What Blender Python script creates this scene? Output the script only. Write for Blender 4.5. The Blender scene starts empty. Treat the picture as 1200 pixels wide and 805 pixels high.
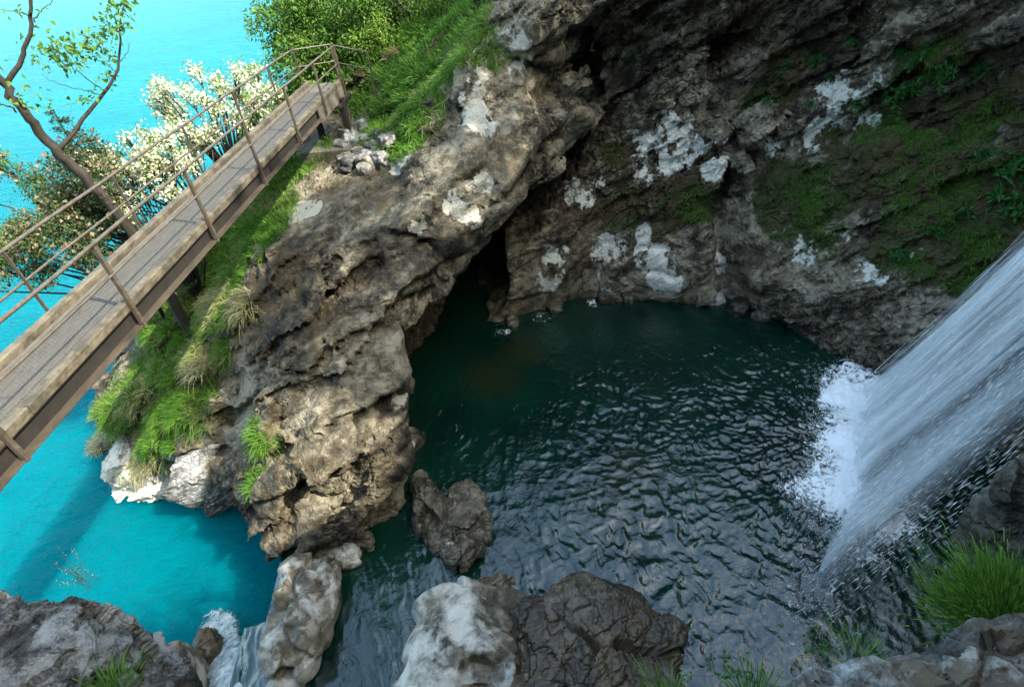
import bpy, math, random
import numpy as np
from mathutils import Vector, Matrix
from mathutils.bvhtree import BVHTree

# ------------------------------------------------------------------ camera
sc = bpy.context.scene
C = sc.collection
HC = 14.0                                     # eye height above the pool
_nad = np.array([100.0, -802.5, -700.0]); _nad /= np.linalg.norm(_nad)
_up = -_nad
_fw = np.array([0, 0, -1.0])
_yh = _fw - _up * _fw.dot(_up); _yh /= np.linalg.norm(_yh)
_xh = np.cross(_yh, _up)
RW = np.array([_xh, _yh, _up])                # camera -> world rotation
cam = bpy.data.cameras.new('camera')
cam.sensor_width = 36.0
cam.lens = 700.0 / 1200.0 * 36.0
cam.clip_start = 0.05
cam.clip_end = 5000
cob = bpy.data.objects.new('camera', cam)
C.objects.link(cob)
m4 = Matrix([list(RW[i]) + [0] for i in range(3)] + [[0, 0, 0, 1]])
cob.matrix_world = Matrix.Translation((0, 0, HC)) @ m4
sc.camera = cob
sc.render.engine = 'CYCLES'

# ------------------------------------------------------------------ sky, sun, exposure
SUN = np.array([0.84, -0.45, 1.0]); SUN /= np.linalg.norm(SUN)
world = bpy.data.worlds.new('World'); sc.world = world; world.use_nodes = True
wn = world.node_tree.nodes; wl = world.node_tree.links
for n in list(wn): wn.remove(n)
sky = wn.new('ShaderNodeTexSky'); sky.sky_type = 'NISHITA'; sky.sun_disc = False
sky.sun_elevation = math.asin(SUN[2]); sky.sun_rotation = math.atan2(SUN[0], SUN[1])
sky.altitude = 500; sky.air_density = 1.0; sky.dust_density = 3.5
bg = wn.new('ShaderNodeBackground'); bg.inputs['Strength'].default_value = 0.15
wo = wn.new('ShaderNodeOutputWorld')
tint = wn.new('ShaderNodeMix'); tint.data_type = 'RGBA'; tint.blend_type = 'MULTIPLY'; tint.inputs[0].default_value = 1.0; tint.inputs[7].default_value = (0.93, 0.98, 0.86, 1)   # white balance, the same all over
wl.new(sky.outputs[0], tint.inputs[6]); wl.new(tint.outputs[2], bg.inputs[0]); wl.new(bg.outputs[0], wo.inputs[0])
sl = bpy.data.lights.new('sun', 'SUN'); sl.energy = 2.0; sl.angle = math.radians(0.5); sl.color = (1.0, 0.94, 0.82)
so = bpy.data.objects.new('sun', sl); C.objects.link(so)
so.rotation_euler = Vector(SUN).to_track_quat('Z', 'Y').to_euler()
so.location = (30, -20, 60)
vs = sc.view_settings
vs.view_transform = 'Standard'; vs.look = 'None'; vs.gamma = 1.0; vs.use_curve_mapping = False
vs.exposure = 2.85

rng = np.random.default_rng(7)
random.seed(7)

# ------------------------------------------------------------------ helpers: pixels
def ray(px, py):
    d = RW @ np.array([px - 600.0, -(py - 402.5), -700.0])
    return d / np.linalg.norm(d)
def at(px, py, z):
    d = ray(px, py); t = (z - HC) / d[2]
    return np.array([0, 0, HC]) + d * t

# ------------------------------------------------------------------ helpers: noise
def _hash(ix, iy, iz, seed):
    h = (ix.astype(np.uint32) * np.uint32(374761393) + iy.astype(np.uint32) * np.uint32(668265263)
         + iz.astype(np.uint32) * np.uint32(2246822519) + np.uint32((seed * 3266489917) & 0xffffffff))
    h = (h ^ (h >> np.uint32(13))) * np.uint32(1274126177)
    h = (h ^ (h >> np.uint32(15))) * np.uint32(2654435761)
    return h ^ (h >> np.uint32(16))
def vnoise(p, seed=0):
    """value noise, -1..1; p (N,3)"""
    f = np.floor(p); i = f.astype(np.int64); t = (p - f); t = t * t * t * (t * (t * 6 - 15) + 10)
    ix, iy, iz = i[:, 0], i[:, 1], i[:, 2]
    def h(a, b, c): return _hash(ix + a, iy + b, iz + c, seed).astype(np.float32) / 4294967295.0
    x, y, z = t[:, 0].astype(np.float32), t[:, 1].astype(np.float32), t[:, 2].astype(np.float32)
    a = h(0, 0, 0) * (1 - x) + h(1, 0, 0) * x; b = h(0, 1, 0) * (1 - x) + h(1, 1, 0) * x
    c = h(0, 0, 1) * (1 - x) + h(1, 0, 1) * x; d = h(0, 1, 1) * (1 - x) + h(1, 1, 1) * x
    return ((a * (1 - y) + b * y) * (1 - z) + (c * (1 - y) + d * y) * z) * 2 - 1
def fbm(p, s, octv=4, seed=0, gain=0.5, ridged=False):
    o = np.zeros(len(p), np.float32); a = 1.0; tot = 0
    q = p / s
    for k in range(octv):
        n = vnoise(q + k * 17.31, seed + k)
        o += a * ((1 - 2 * np.abs(n)) if ridged else n); tot += a
        a *= gain; q = q * 2.03
    return o / tot
def cells(p, s, seed=0):
    """facetted cell noise: returns (facet, crack) - each cell carries its own tilted plane"""
    q = p / s; f = np.floor(q); i = f.astype(np.int64)
    d1 = np.full(len(p), 9e9, np.float32); d2 = d1.copy(); val = np.zeros(len(p), np.float32)
    for a in (-1, 0, 1):
        for b in (-1, 0, 1):
            for c in (-1, 0, 1):
                jx, jy, jz = i[:, 0] + a, i[:, 1] + b, i[:, 2] + c
                h = _hash(jx, jy, jz, seed)
                h2 = _hash(jx, jy, jz, seed + 77)
                r = [((h >> np.uint32(s_)) & np.uint32(1023)).astype(np.float32) / 1023 for s_ in (0, 10, 20)]
                g = [((h2 >> np.uint32(s_)) & np.uint32(1023)).astype(np.float32) / 511.5 - 1 for s_ in (0, 10, 20)]
                dx = (q[:, 0] - jx - r[0]); dy = (q[:, 1] - jy - r[1]); dz = (q[:, 2] - jz - r[2])
                d = (dx * dx + dy * dy + dz * dz).astype(np.float32)
                v = (dx * g[0] + dy * g[1] + dz * g[2] + 0.5 * (r[0] - r[2])).astype(np.float32)
                m = d < d1
                d2 = np.where(m, d1, np.minimum(d2, d)); val = np.where(m, v, val); d1 = np.where(m, d, d1)
    return val, np.sqrt(d2) - np.sqrt(d1)
def sstep(a, b, x):
    t = np.clip((x - a) / (b - a), 0, 1); return t * t * (3 - 2 * t)

# ------------------------------------------------------------------ helpers: meshes
def mesh_np(name, V, F, mats=(), smooth=True, nper=None):
    """V (N,3), F (M,k) faces -> mesh; fast"""
    me = bpy.data.meshes.new(name)
    V = np.asarray(V, np.float32); F = np.asarray(F, np.int32)
    k = F.shape[1]
    me.vertices.add(len(V)); me.vertices.foreach_set('co', V.ravel())
    me.loops.add(F.size); me.loops.foreach_set('vertex_index', F.ravel())
    me.polygons.add(len(F))
    me.polygons.foreach_set('loop_start', np.arange(0, F.size, k, dtype=np.int32))
    me.polygons.foreach_set('loop_total', np.full(len(F), k, np.int32))
    me.polygons.foreach_set('use_smooth', np.full(len(F), smooth, bool))
    me.update(calc_edges=True)
    for m in mats: me.materials.append(m)
    return me
def attr(me, name, arr):
    a = me.attributes.new(name, 'FLOAT', 'POINT'); a.data.foreach_set('value', np.asarray(arr, np.float32))
def link(name, me, parent=None, **props):
    o = bpy.data.objects.new(name, me); C.objects.link(o)
    if parent is not None: o.parent = parent
    for k, v in props.items(): o[k] = v
    return o
def empty(name, loc=(0, 0, 0), **props):
    o = bpy.data.objects.new(name, None); C.objects.link(o); o.location = loc; o.empty_display_size = 0.2
    for k, v in props.items(): o[k] = v
    return o
def normals(V, F):
    e1 = V[F[:, 1]] - V[F[:, 0]]; e2 = V[F[:, 2]] - V[F[:, 0]]
    fn = np.cross(e1, e2)
    if F.shape[1] == 4:
        fn = np.cross(V[F[:, 2]] - V[F[:, 0]], V[F[:, 3]] - V[F[:, 1]])
    N = np.zeros_like(V)
    for k in range(F.shape[1]):
        for c in range(3): N[:, c] += np.bincount(F[:, k], fn[:, c], len(V))
    return N / np.maximum(np.linalg.norm(N, axis=1, keepdims=True), 1e-9)
def subdiv(V, F):
    """split quads in four"""
    n = len(V)
    E = np.concatenate([np.sort(F[:, [a, (a + 1) % 4]], axis=1) for a in range(4)])
    U, inv = np.unique(E[:, 0].astype(np.int64) * n + E[:, 1], return_inverse=True)
    mid = (V[U // n] + V[U % n]) / 2
    cen = V[F].mean(1)
    inv = inv.reshape(4, len(F)) + n
    c = np.arange(len(F)) + n + len(U)
    Q = np.concatenate([np.stack([F[:, a], inv[a], c, inv[(a + 3) % 4]], 1) for a in range(4)])
    return np.concatenate([V, mid, cen]), Q
def nets(S, o, h):
    """surface nets of field S (<0 solid); grid origin o, spacing h"""
    nx, ny, nz = S.shape
    s = S < 0
    cs = np.zeros((nx - 1, ny - 1, nz - 1), np.uint8)
    for a in (0, 1):
        for b in (0, 1):
            for c in (0, 1):
                cs += s[a:nx - 1 + a, b:ny - 1 + b, c:nz - 1 + c]
    act = (cs > 0) & (cs < 8)
    idx = np.full(act.shape, -1, np.int64)
    I = np.argwhere(act); idx[act] = np.arange(len(I))
    acc = np.zeros((len(I), 3)); cnt = np.zeros(len(I))
    corners = [(a, b, c) for a in (0, 1) for b in (0, 1) for c in (0, 1)]
    for A in corners:
        for B in corners:
            if sum(abs(x - y) for x, y in zip(A, B)) != 1 or A > B: continue
            va = S[I[:, 0] + A[0], I[:, 1] + A[1], I[:, 2] + A[2]]; vb = S[I[:, 0] + B[0], I[:, 1] + B[1], I[:, 2] + B[2]]
            m = (va < 0) != (vb < 0)
            t = np.where(m, va / np.where(m, va - vb, 1), 0)
            P = np.array(A) + t[:, None] * (np.array(B) - np.array(A))
            acc[m] += P[m]; cnt[m] += 1
    V = (I + acc / cnt[:, None]) * h + np.array(o)
    Fs = []
    for ax in range(3):
        b, c = (ax + 1) % 3, (ax + 2) % 3
        sl0 = [slice(None)] * 3; sl1 = [slice(None)] * 3
        sl0[ax] = slice(0, -1); sl1[ax] = slice(1, None)
        e = s[tuple(sl0)] != s[tuple(sl1)]
        J = np.argwhere(e)
        ok = (J[:, b] > 0) & (J[:, c] > 0) & (J[:, b] < S.shape[b] - 1) & (J[:, c] < S.shape[c] - 1)
        J = J[ok]
        flip = s[J[:, 0], J[:, 1], J[:, 2]]
        def g(db, dc):
            K = J.copy(); K[:, b] += db; K[:, c] += dc
            return idx[K[:, 0], K[:, 1], K[:, 2]]
        Q = np.stack([g(-1, -1), g(0, -1), g(0, 0), g(-1, 0)], 1)
        Q[~flip] = Q[~flip][:, ::-1]
        Fs.append(Q)
    F = np.concatenate(Fs)
    F = F[(F >= 0).all(1)]
    return V, F
def polysd(X, Y, P):
    """signed distance (neg inside) to polygon"""
    P = np.array(P, float); d = np.full(X.shape, 1e9); ins = np.zeros(X.shape, bool)
    n = len(P)
    for i in range(n):
        a, b = P[i], P[(i + 1) % n]; ab = b - a
        t = np.clip(((X - a[0]) * ab[0] + (Y - a[1]) * ab[1]) / max(ab.dot(ab), 1e-9), 0, 1)
        d = np.minimum(d, (X - a[0] - t * ab[0]) ** 2 + (Y - a[1] - t * ab[1]) ** 2)
        if a[1] != b[1]:
            cr = ((a[1] > Y) != (b[1] > Y)) & (X < (b[0] - a[0]) * (Y - a[1]) / (b[1] - a[1]) + a[0])
            ins ^= cr
    d = np.sqrt(d)
    return np.where(ins, -d, d)
BED = np.array([-0.45, 0.25, 0.86]); BED /= np.linalg.norm(BED)     # bedding plane normal of the limestone
J1 = np.array([0.86, 0.42, -0.28]); J1 /= np.linalg.norm(J1)
J2 = np.array([-0.30, 0.92, 0.24]); J2 /= np.linalg.norm(J2)
def blocks(W, s1, s2, s3, seed):
    """joint sets cut the stone into blocks: (offset of the block, distance to the nearest joint)"""
    ids = []; e = np.full(len(W), 9.0, np.float32)
    for k, (nv, s_) in enumerate(((BED, s1), (J1, s2), (J2, s3))):
        t = W @ nv / s_ + 0.35 * fbm(W, 3.0 * s_, 2, seed + 7 * k)
        f = np.floor(t); ids.append(f.astype(np.int64)); e = np.minimum(e, np.minimum(t - f, 1 - t + f) * s_)
    h = _hash(ids[0], ids[1], ids[2], seed).astype(np.float32) / 2147483647.5 - 1
    return h, e
CLEFT = [((-3.3, 14.8, -1.5), 1.0), ((-2.7, 15.9, 1.2), 1.25), ((-1.6, 17.1, 2.8), 1.5), ((-0.2, 18.5, 4.0), 1.7), ((1.5, 19.8, 5.4), 1.7), ((2.7, 20.6, 7.2), 1.35), ((3.2, 20.9, 9.2), 0.9)]
SHADE_CAVE = [((-2.6, 15.2, 0.8), 1.4), ((-1.9, 17.4, 1.6), 1.9), ((-1.6, 19.8, 1.8), 2.0), ((-1.4, 22.0, 1.4), 1.6)]  # hollow added behind the cleft to deepen its shade
def cleft_sd(P):
    d = np.full(len(P), 1e9)
    for (a, ra), (b, rb) in list(zip(CLEFT[:-1], CLEFT[1:])) + list(zip(SHADE_CAVE[:-1], SHADE_CAVE[1:])):
        a = np.array(a); b = np.array(b); ab = b - a; t = np.clip((P - a) @ ab / ab.dot(ab), 0, 1)
        d = np.minimum(d, np.linalg.norm(P - a - t[:, None] * ab, axis=1) - (ra * (1 - t) + rb * t))
    return d
def mass(levels, lo, hi, h, amp=0.5, seed=1, big=1.0, ampf=None, cleft=False):
    """solid from height contours {z: polygon}; noise breaks it up"""
    xs = np.arange(lo[0], hi[0] + h, h); ys = np.arange(lo[1], hi[1] + h, h); zs = np.arange(lo[2], hi[2] + h, h)
    X, Y = np.meshgrid(xs, ys, indexing='ij')
    zl = sorted(levels); D = np.stack([polysd(X, Y, levels[z]) for z in zl], -1)
    S = np.empty((len(xs), len(ys), len(zs)), np.float32)
    for k, z in enumerate(zs):
        j = min(max(np.searchsorted(zl, z) - 1, 0), len(zl) - 2)
        t = np.clip((z - zl[j]) / (zl[j + 1] - zl[j]), 0, 1); 
        S[:, :, k] = D[:, :, j] * (1 - t) + D[:, :, j + 1] * t
    if amp > 0:
        near = np.argwhere(np.abs(S) < 2.2 * amp + 0.5)
        P = near * h + np.array(lo)
        W = P + 0.5 * np.stack([fbm(P, 2.2, 2, seed + 50 + k) for k in range(3)], 1)
        n = fbm(P, 3.2, 2, seed) * 0.55
        t = W @ BED / 1.25 + fbm(P, 2.5, 2, seed + 20) * 0.45
        n += ((t - np.floor(t)) - 0.5) * 1.0 * (0.35 + 0.8 * sstep(-0.2, 0.6, fbm(P, 4, 1, seed + 31)))
        A = W + np.outer(W @ BED, BED) * 0.8
        v, cr = cells(A, 2.6, seed + 3)
        n += v * 1.0 * big + 0.35 * (1 - sstep(0.0, 0.12, cr))
        v, cr = cells(A, 1.15, seed + 4)
        n += v * 0.18 * big
        k3 = (near[:, 0], near[:, 1], near[:, 2])
        bo, be = blocks(W, 0.95, 1.5, 1.9, seed + 90)
        n += 0.80 * bo + 0.35 * (1 - sstep(0.0, 0.16, be))
        S[k3] += amp * n * (1.0 if ampf is None else ampf(P))
    if cleft:
        near = np.argwhere(S < 3.0); P = near * h + np.array(lo)
        m_ = (np.abs(P[:, 0]) < 5.5) & (P[:, 1] > 12.5) & (P[:, 1] < 24.5)
        near = near[m_]; P = P[m_]; k3 = (near[:, 0], near[:, 1], near[:, 2])
        S[k3] = np.maximum(S[k3], -(cleft_sd(P) + 0.35 * fbm(P, 1.2, 3, 5)))
    # close the box
    S[:, :, -1] = np.abs(S[:, :, -1]) + 0.05
    return nets(S, lo, h)
def detail(V, F, seed=1, rough=None, amp=1.0, keep=None):
    """fine relief: facets, beds, cracks"""
    N = normals(V, F)
    r = np.ones(len(V), np.float32) if rough is None else rough
    W = V + 0.25 * np.stack([fbm(V, 0.9, 2, seed + 60 + k) for k in range(3)], 1)
    A = W * np.array([1, 1, 1]) + np.outer(W @ BED, BED) * 0.9         # squeezed along the bedding: slabby blocks
    c1, k1 = cells(A, 0.75, seed + 5); c2, k2 = cells(A, 0.3, seed + 6)
    d = 0.08 * c1 * r + 0.028 * c2 * r
    bo, be = blocks(W, 0.30, 0.55, 0.7, seed + 95)
    d += 0.075 * bo * r - 0.05 * (1 - sstep(0.0, 0.05, be)) * (0.15 + 0.85 * r) * sstep(-0.25, 0.2, fbm(V, 1.4, 2, seed + 96))
    bo, be = blocks(W, 0.11, 0.22, 0.26, seed + 97)
    d += 0.022 * bo * r
    d -= 0.05 * (1 - sstep(0.0, 0.05, k1)) * (0.2 + 0.8 * r)
    d += fbm(V, 0.8, 4, seed + 30) * 0.04 * (0.25 + 0.9 * r)
    V2 = V + N * (amp * d)[:, None]
    return V2
def bvh(V, F): return BVHTree.FromPolygons([tuple(v) for v in V], [tuple(int(i) for i in f) for f in F])

# ------------------------------------------------------------------ materials
def mat(name):
    m = bpy.data.materials.new(name); m.use_nodes = True
    nt = m.node_tree
    for n in list(nt.nodes): nt.nodes.remove(n)
    out = nt.nodes.new('ShaderNodeOutputMaterial'); b = nt.nodes.new('ShaderNodeBsdfPrincipled')
    nt.links.new(b.outputs[0], out.inputs[0])
    return m, nt, b, out
class G:
    """small node-graph helper"""
    def __init__(s, nt): s.nt = nt; s.tc = None
    def n(s, t, **kw):
        x = s.nt.nodes.new(t)
        for k, v in kw.items(): setattr(x, k, v)
        return x
    def pos(s):
        if not s.tc: s.tc = s.n('ShaderNodeTexCoord')
        return s.tc.outputs['Object']
    def put(s, sock, v):
        if hasattr(v, 'links'): s.nt.links.new(v, sock)
        else: sock.default_value = v
    def noise(s, scale, detail=6, rough=0.6, vec=None, dist=0.0, lac=2.0):
        x = s.n('ShaderNodeTexNoise'); s.put(x.inputs['Vector'], vec or s.pos())
        x.inputs['Scale'].default_value = scale; x.inputs['Detail'].default_value = detail
        x.inputs['Roughness'].default_value = rough; x.inputs['Distortion'].default_value = dist; x.inputs['Lacunarity'].default_value = lac
        return x.outputs['Fac']
    def voro(s, scale, feature='F1', vec=None, out='Distance', rand=1.0):
        x = s.n('ShaderNodeTexVoronoi', feature=feature); s.put(x.inputs['Vector'], vec or s.pos())
        x.inputs['Scale'].default_value = scale; x.inputs['Randomness'].default_value = rand
        return x.outputs[out]
    def ramp(s, fac, stops, interp='LINEAR'):
        x = s.n('ShaderNodeValToRGB'); s.put(x.inputs[0], fac); e = x.color_ramp.elements; x.color_ramp.interpolation = interp
        while len(e) < len(stops): e.new(0.5)
        for k, (p, c) in enumerate(stops):
            e[k].position = p
            e[k].color = (c, c, c, 1) if not hasattr(c, '__len__') else (*c, 1)
        return x.outputs[0]
    def mix(s, f, a, b, bt='MIX'):
        x = s.n('ShaderNodeMix', data_type='RGBA', blend_type=bt); s.put(x.inputs[0], f)
        for q, v in ((6, a), (7, b)):
            if hasattr(v, 'links'): s.nt.links.new(v, x.inputs[q])
            else: x.inputs[q].default_value = (*v, 1)
        return x.outputs[2]
    def math(s, op, a, b=0.0, c=None, clamp=False):
        x = s.n('ShaderNodeMath', operation=op, use_clamp=clamp); s.put(x.inputs[0], a); s.put(x.inputs[1], b)
        if c is not None: s.put(x.inputs[2], c)
        return x.outputs[0]
    def attr(s, name):
        x = s.n('ShaderNodeAttribute', attribute_name=name); return x.outputs['Fac']
    def scale(s, v, sc_):
        x = s.n('ShaderNodeVectorMath', operation='MULTIPLY'); s.put(x.inputs[0], v); x.inputs[1].default_value = sc_; return x.outputs[0]
    def bump(s, h, strength=0.5, dist=0.05, normal=None):
        x = s.n('ShaderNodeBump'); s.put(x.inputs['Height'], h); x.inputs['Strength'].default_value = strength; x.inputs['Distance'].default_value = dist
        if normal: s.nt.links.new(normal, x.inputs['Normal'])
        return x.outputs[0]
    def normz(s):
        x = s.n('ShaderNodeNewGeometry'); y = s.n('ShaderNodeSeparateXYZ'); s.nt.links.new(x.outputs['Normal'], y.inputs[0]); return y.outputs[2]

def rock_mat(name, dark, mid, light, pale=(0.55, 0.54, 0.48), moss=(0.060, 0.085, 0.014), rough=0.85, bump=1.0, wetspec=0.3, pe=(0.44, 0.58), pfn=1.1):
    m, nt, b, out = mat(name); g = G(nt)
    fine = g.noise(4.2, 8, 0.70, dist=0.35)
    grain = g.noise(38.0, 2, 0.6)
    t = g.math('ADD', g.attr('tone'), g.math('MULTIPLY', g.math('SUBTRACT', fine, 0.5), 1.7))
    t = g.math('ADD', t, g.math('MULTIPLY', g.math('SUBTRACT', grain, 0.5), 0.5))
    col = g.ramp(t, [(0.12, dark), (0.46, mid), (0.80, light)])
    stain = g.math('MULTIPLY', g.attr('stain'), g.ramp(fine, [(0.35, 1.0), (0.6, 0.45)]))
    col = g.mix(stain, col, (0.080, 0.056, 0.028))
    pf = g.ramp(g.math('ADD', g.attr('pale'), g.math('MULTIPLY', g.math('SUBTRACT', fine, 0.5), pfn)), [(pe[0], 0.0), (pe[1], 1.0)])
    col = g.mix(pf, col, g.mix(grain, tuple(c * 0.7 for c in pale), pale))
    mf = g.ramp(g.math('ADD', g.attr('moss'), g.math('MULTIPLY', g.math('SUBTRACT', fine, 0.5), 1.3)), [(0.40, 0.0), (0.58, 1.0)])
    mcol = g.mix(grain, tuple(c * 0.35 for c in moss), moss)
    mcol = g.mix(g.ramp(g.attr('tone'), [(0.42, 1.0), (0.6, 0.0)]), mcol, (0.055, 0.040, 0.016))
    col = g.mix(mf, col, mcol)
    nt.links.new(col, b.inputs['Base Color'])
    rg = g.math('SUBTRACT', rough, g.math('MULTIPLY', g.attr('wet'), 0.5))
    nt.links.new(rg, b.inputs['Roughness'])
    b.inputs['Specular IOR Level'].default_value = wetspec
    crk = g.ramp(g.voro(2.6, 'DISTANCE_TO_EDGE', vec=g.scale(g.pos(), (1, 1.1, 1.9))), [(0.0, 0.0), (0.05, 1.0)])
    hgt = g.math('ADD', g.math('MULTIPLY', fine, 1.0), g.math('MULTIPLY', crk, 0.22))
    hgt = g.math('ADD', hgt, g.math('MULTIPLY', grain, g.math('ADD', 0.10, g.math('MULTIPLY', mf, 0.30))))
    nt.links.new(g.bump(hgt, 0.65 * bump, 0.085), b.inputs['Normal'])
    return m
M_head = rock_mat('headland_rock', (0.010, 0.008, 0.006), (0.070, 0.058, 0.037), (0.205, 0.18, 0.128), pale=(0.42, 0.40, 0.33))
M_wall = rock_mat('gorge_wall_rock', (0.008, 0.0065, 0.0045), (0.070, 0.056, 0.034), (0.27, 0.235, 0.165), pale=(0.70, 0.69, 0.60), moss=(0.042, 0.062, 0.010), pe=(0.38, 0.68))
M_bank = rock_mat('bank_rock', (0.02, 0.018, 0.014), (0.075, 0.065, 0.048), (0.16, 0.15, 0.13))
M_grey = rock_mat('grey_lichen_rock', (0.014, 0.013, 0.012), (0.095, 0.092, 0.085), (0.30, 0.30, 0.29))
M_dark = rock_mat('shade_dark_lichen_rock', (0.008, 0.007, 0.006), (0.040, 0.037, 0.033), (0.20, 0.20, 0.19))  # dark rock, darkened further to stand in for missing shade
M_smooth = rock_mat('water_worn_rock', (0.030, 0.025, 0.017), (0.095, 0.083, 0.058), (0.20, 0.18, 0.14), pale=(0.52, 0.51, 0.45), bump=0.42, rough=0.6, pe=(0.40, 0.66), pfn=0.7)

# ------------------------------------------------------------------ terrain masses (height contours in metres)
def scale_pt(k): return k
HEAD = {
 -4: [(-3.4,11.4),(-3.3,9.9),(-4.4,9.0),(-6.2,9.3),(-7.6,10.2),(-9.6,12.8),(-13,14.2),(-15.8,14.6),(-17.2,17),(-17,21),(-15,27),(-14,40),(-13,70),(20,70),(20,22),(3,20.5),(-3,18.4),(-3.8,14.6)],
  0: [(-3.25,11.2),(-3.1,9.7),(-4.3,8.8),(-6,8.9),(-7.4,9.4),(-8.0,10.6),(-8.9,12.4),(-11.2,13.6),(-13.5,14.6),(-15,16.8),(-15,21),(-13.5,27),(-12,40),(-11,70),(20,70),(20,22),(3,20.5),(-3,17.8),(-3.7,14.5)],
  3: [(-2.9,11.2),(-2.95,10.2),(-4,9.5),(-5.2,9.4),(-6.4,10.2),(-7.2,11.8),(-9,13.8),(-11,15.5),(-12.5,18),(-12.5,22),(-11.5,28),(-10,40),(-9,70),(20,70),(20,22),(3,20.5),(-2.6,17.6),(-3.4,14.2)],
4.6: [(-0.1,15.6),(-1.4,14.0),(-2.35,12.2),(-2.9,11.2),(-4,11),(-4.8,11.2),(-5.8,12),(-7,13.8),(-8.6,16),(-10.2,18),(-10.6,22),(-10,28),(-8.5,40),(-7.5,70),(20,70),(20,22),(3,20.5),(-0.9,17.4)],
  6: [(0.9,15.5),(-0.9,14.3),(-1.9,13.4),(-3,13.0),(-4.1,13.0),(-5.3,14.1),(-6.9,15.9),(-8.3,18),(-9,22),(-8.5,28),(-7,40),(-6,70),(20,70),(20,22),(4,20),(2.0,17.0)],
  7: [(1.5,16.1),(-0.5,15.1),(-1.8,14.8),(-2.6,15.6),(-2.9,17.5),(-3.3,19.6),(-4.2,20.9),(-5.5,21.4),(-7,22.2),(-7.2,24),(-7,28),(-6,40),(-5,70),(20,70),(20,22),(4,20),(2.5,17.5)],
  8: [(1.9,17.6),(0.6,16.3),(-.5,15.9),(-1.7,16.9),(-2.4,18.3),(-2.9,20.1),(-3.6,21.2),(-4.6,21.8),(-5.4,23.5),(-5.4,30),(-5,70),(20,70),(20,22),(4,20),(2.8,18.8)],
 10: [(2.8,18.6),(1.6,17.5),(0.4,18.2),(0,20),(0.3,23),(0.4,30),(0.5,70),(20,70),(20,21),(5,20)],
 13: [(4,19.6),(2.4,18.6),(1.6,19.6),(1.8,24),(2,70),(20,70),(20,22)],
 18: [(5,23),(4,25),(4,70),(20,70),(20,24)]}
WALL = {
 -1: [(-1.7,17.2),(.1,17.6),(2,18),(3.5,18.3),(5.5,17.5),(7.6,16.6),(8.1,17.5),(8.8,15.9),(9.6,14.8),(10.6,13.1),(11.5,11.8),(12.2,9.5),(13,7),(14,4),(60,4),(60,70),(-4,70),(-4,18)],
  0: [(-1.7,17.2),(.1,17.6),(2,18),(3.5,18.3),(5.5,17.5),(7.6,16.6),(8.1,17.5),(8.8,15.9),(9.6,14.8),(10.8,13.0),(11.8,11.6),(12.5,9.5),(13,7),(14,4),(60,4),(60,70),(-4,70),(-4,18)],
1.6: [(-1.6,17.6),(.2,17.8),(1.8,17.8),(3.5,18.2),(5.2,17.6),(7.3,16.7),(7.9,18.2),(8.5,15.9),(9.8,15.0),(11.2,13.6),(12.6,12),(13.5,9.8),(14,7),(15,4),(60,4),(60,70),(-4,70),(-4,18)],
3.4: [(-1.4,18),(0.5,18.2),(1.8,18.1),(3.5,18.6),(5,18.1),(7.2,17.5),(7.9,20.2),(8.7,17.5),(10.3,16.6),(11.8,15.2),(13.2,13.6),(14.2,12.2),(15.0,10),(15.5,7),(16,4),(60,4),(60,70),(-4,70),(-4,18)],
  6: [(-1,20.6),(1,21.4),(3.0,20.8),(4.6,19.8),(7.3,18.8),(8.0,22),(8.9,18.6),(11,18),(13.2,16.6),(15,14.5),(16,12.5),(16.5,10),(17,7),(18,3),(60,4),(60,70),(3,70),(2.5,25),(-1,22)],
8.2: [(0.5,22),(2.5,21.8),(5,20.2),(7.1,19.1),(8.0,21.6),(9.2,19.6),(11.4,18.9),(13,17.2),(15,14.9),(16.2,12.6),(16.8,10),(17.5,6),(18,3),(60,4),(60,70),(4.5,70),(4.5,27)],
 10: [(1.5,19.4),(3.5,18.8),(6,18.5),(8,18.5),(10,18.2),(12,17),(14,15.2),(16,13),(17,9),(18,3),(60,4),(60,70),(4.5,70),(4.5,27)],
 14: [(2,20),(6,20),(10,19.5),(14,17),(17,13),(18,9),(18.5,3),(60,4),(60,70),(4.5,70),(4.5,27)],
 17: [(3,23),(8,23),(13,21),(18,15),(20,8),(20,3),(60,4),(60,70),(4.5,70),(4.5,27)]}
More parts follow.
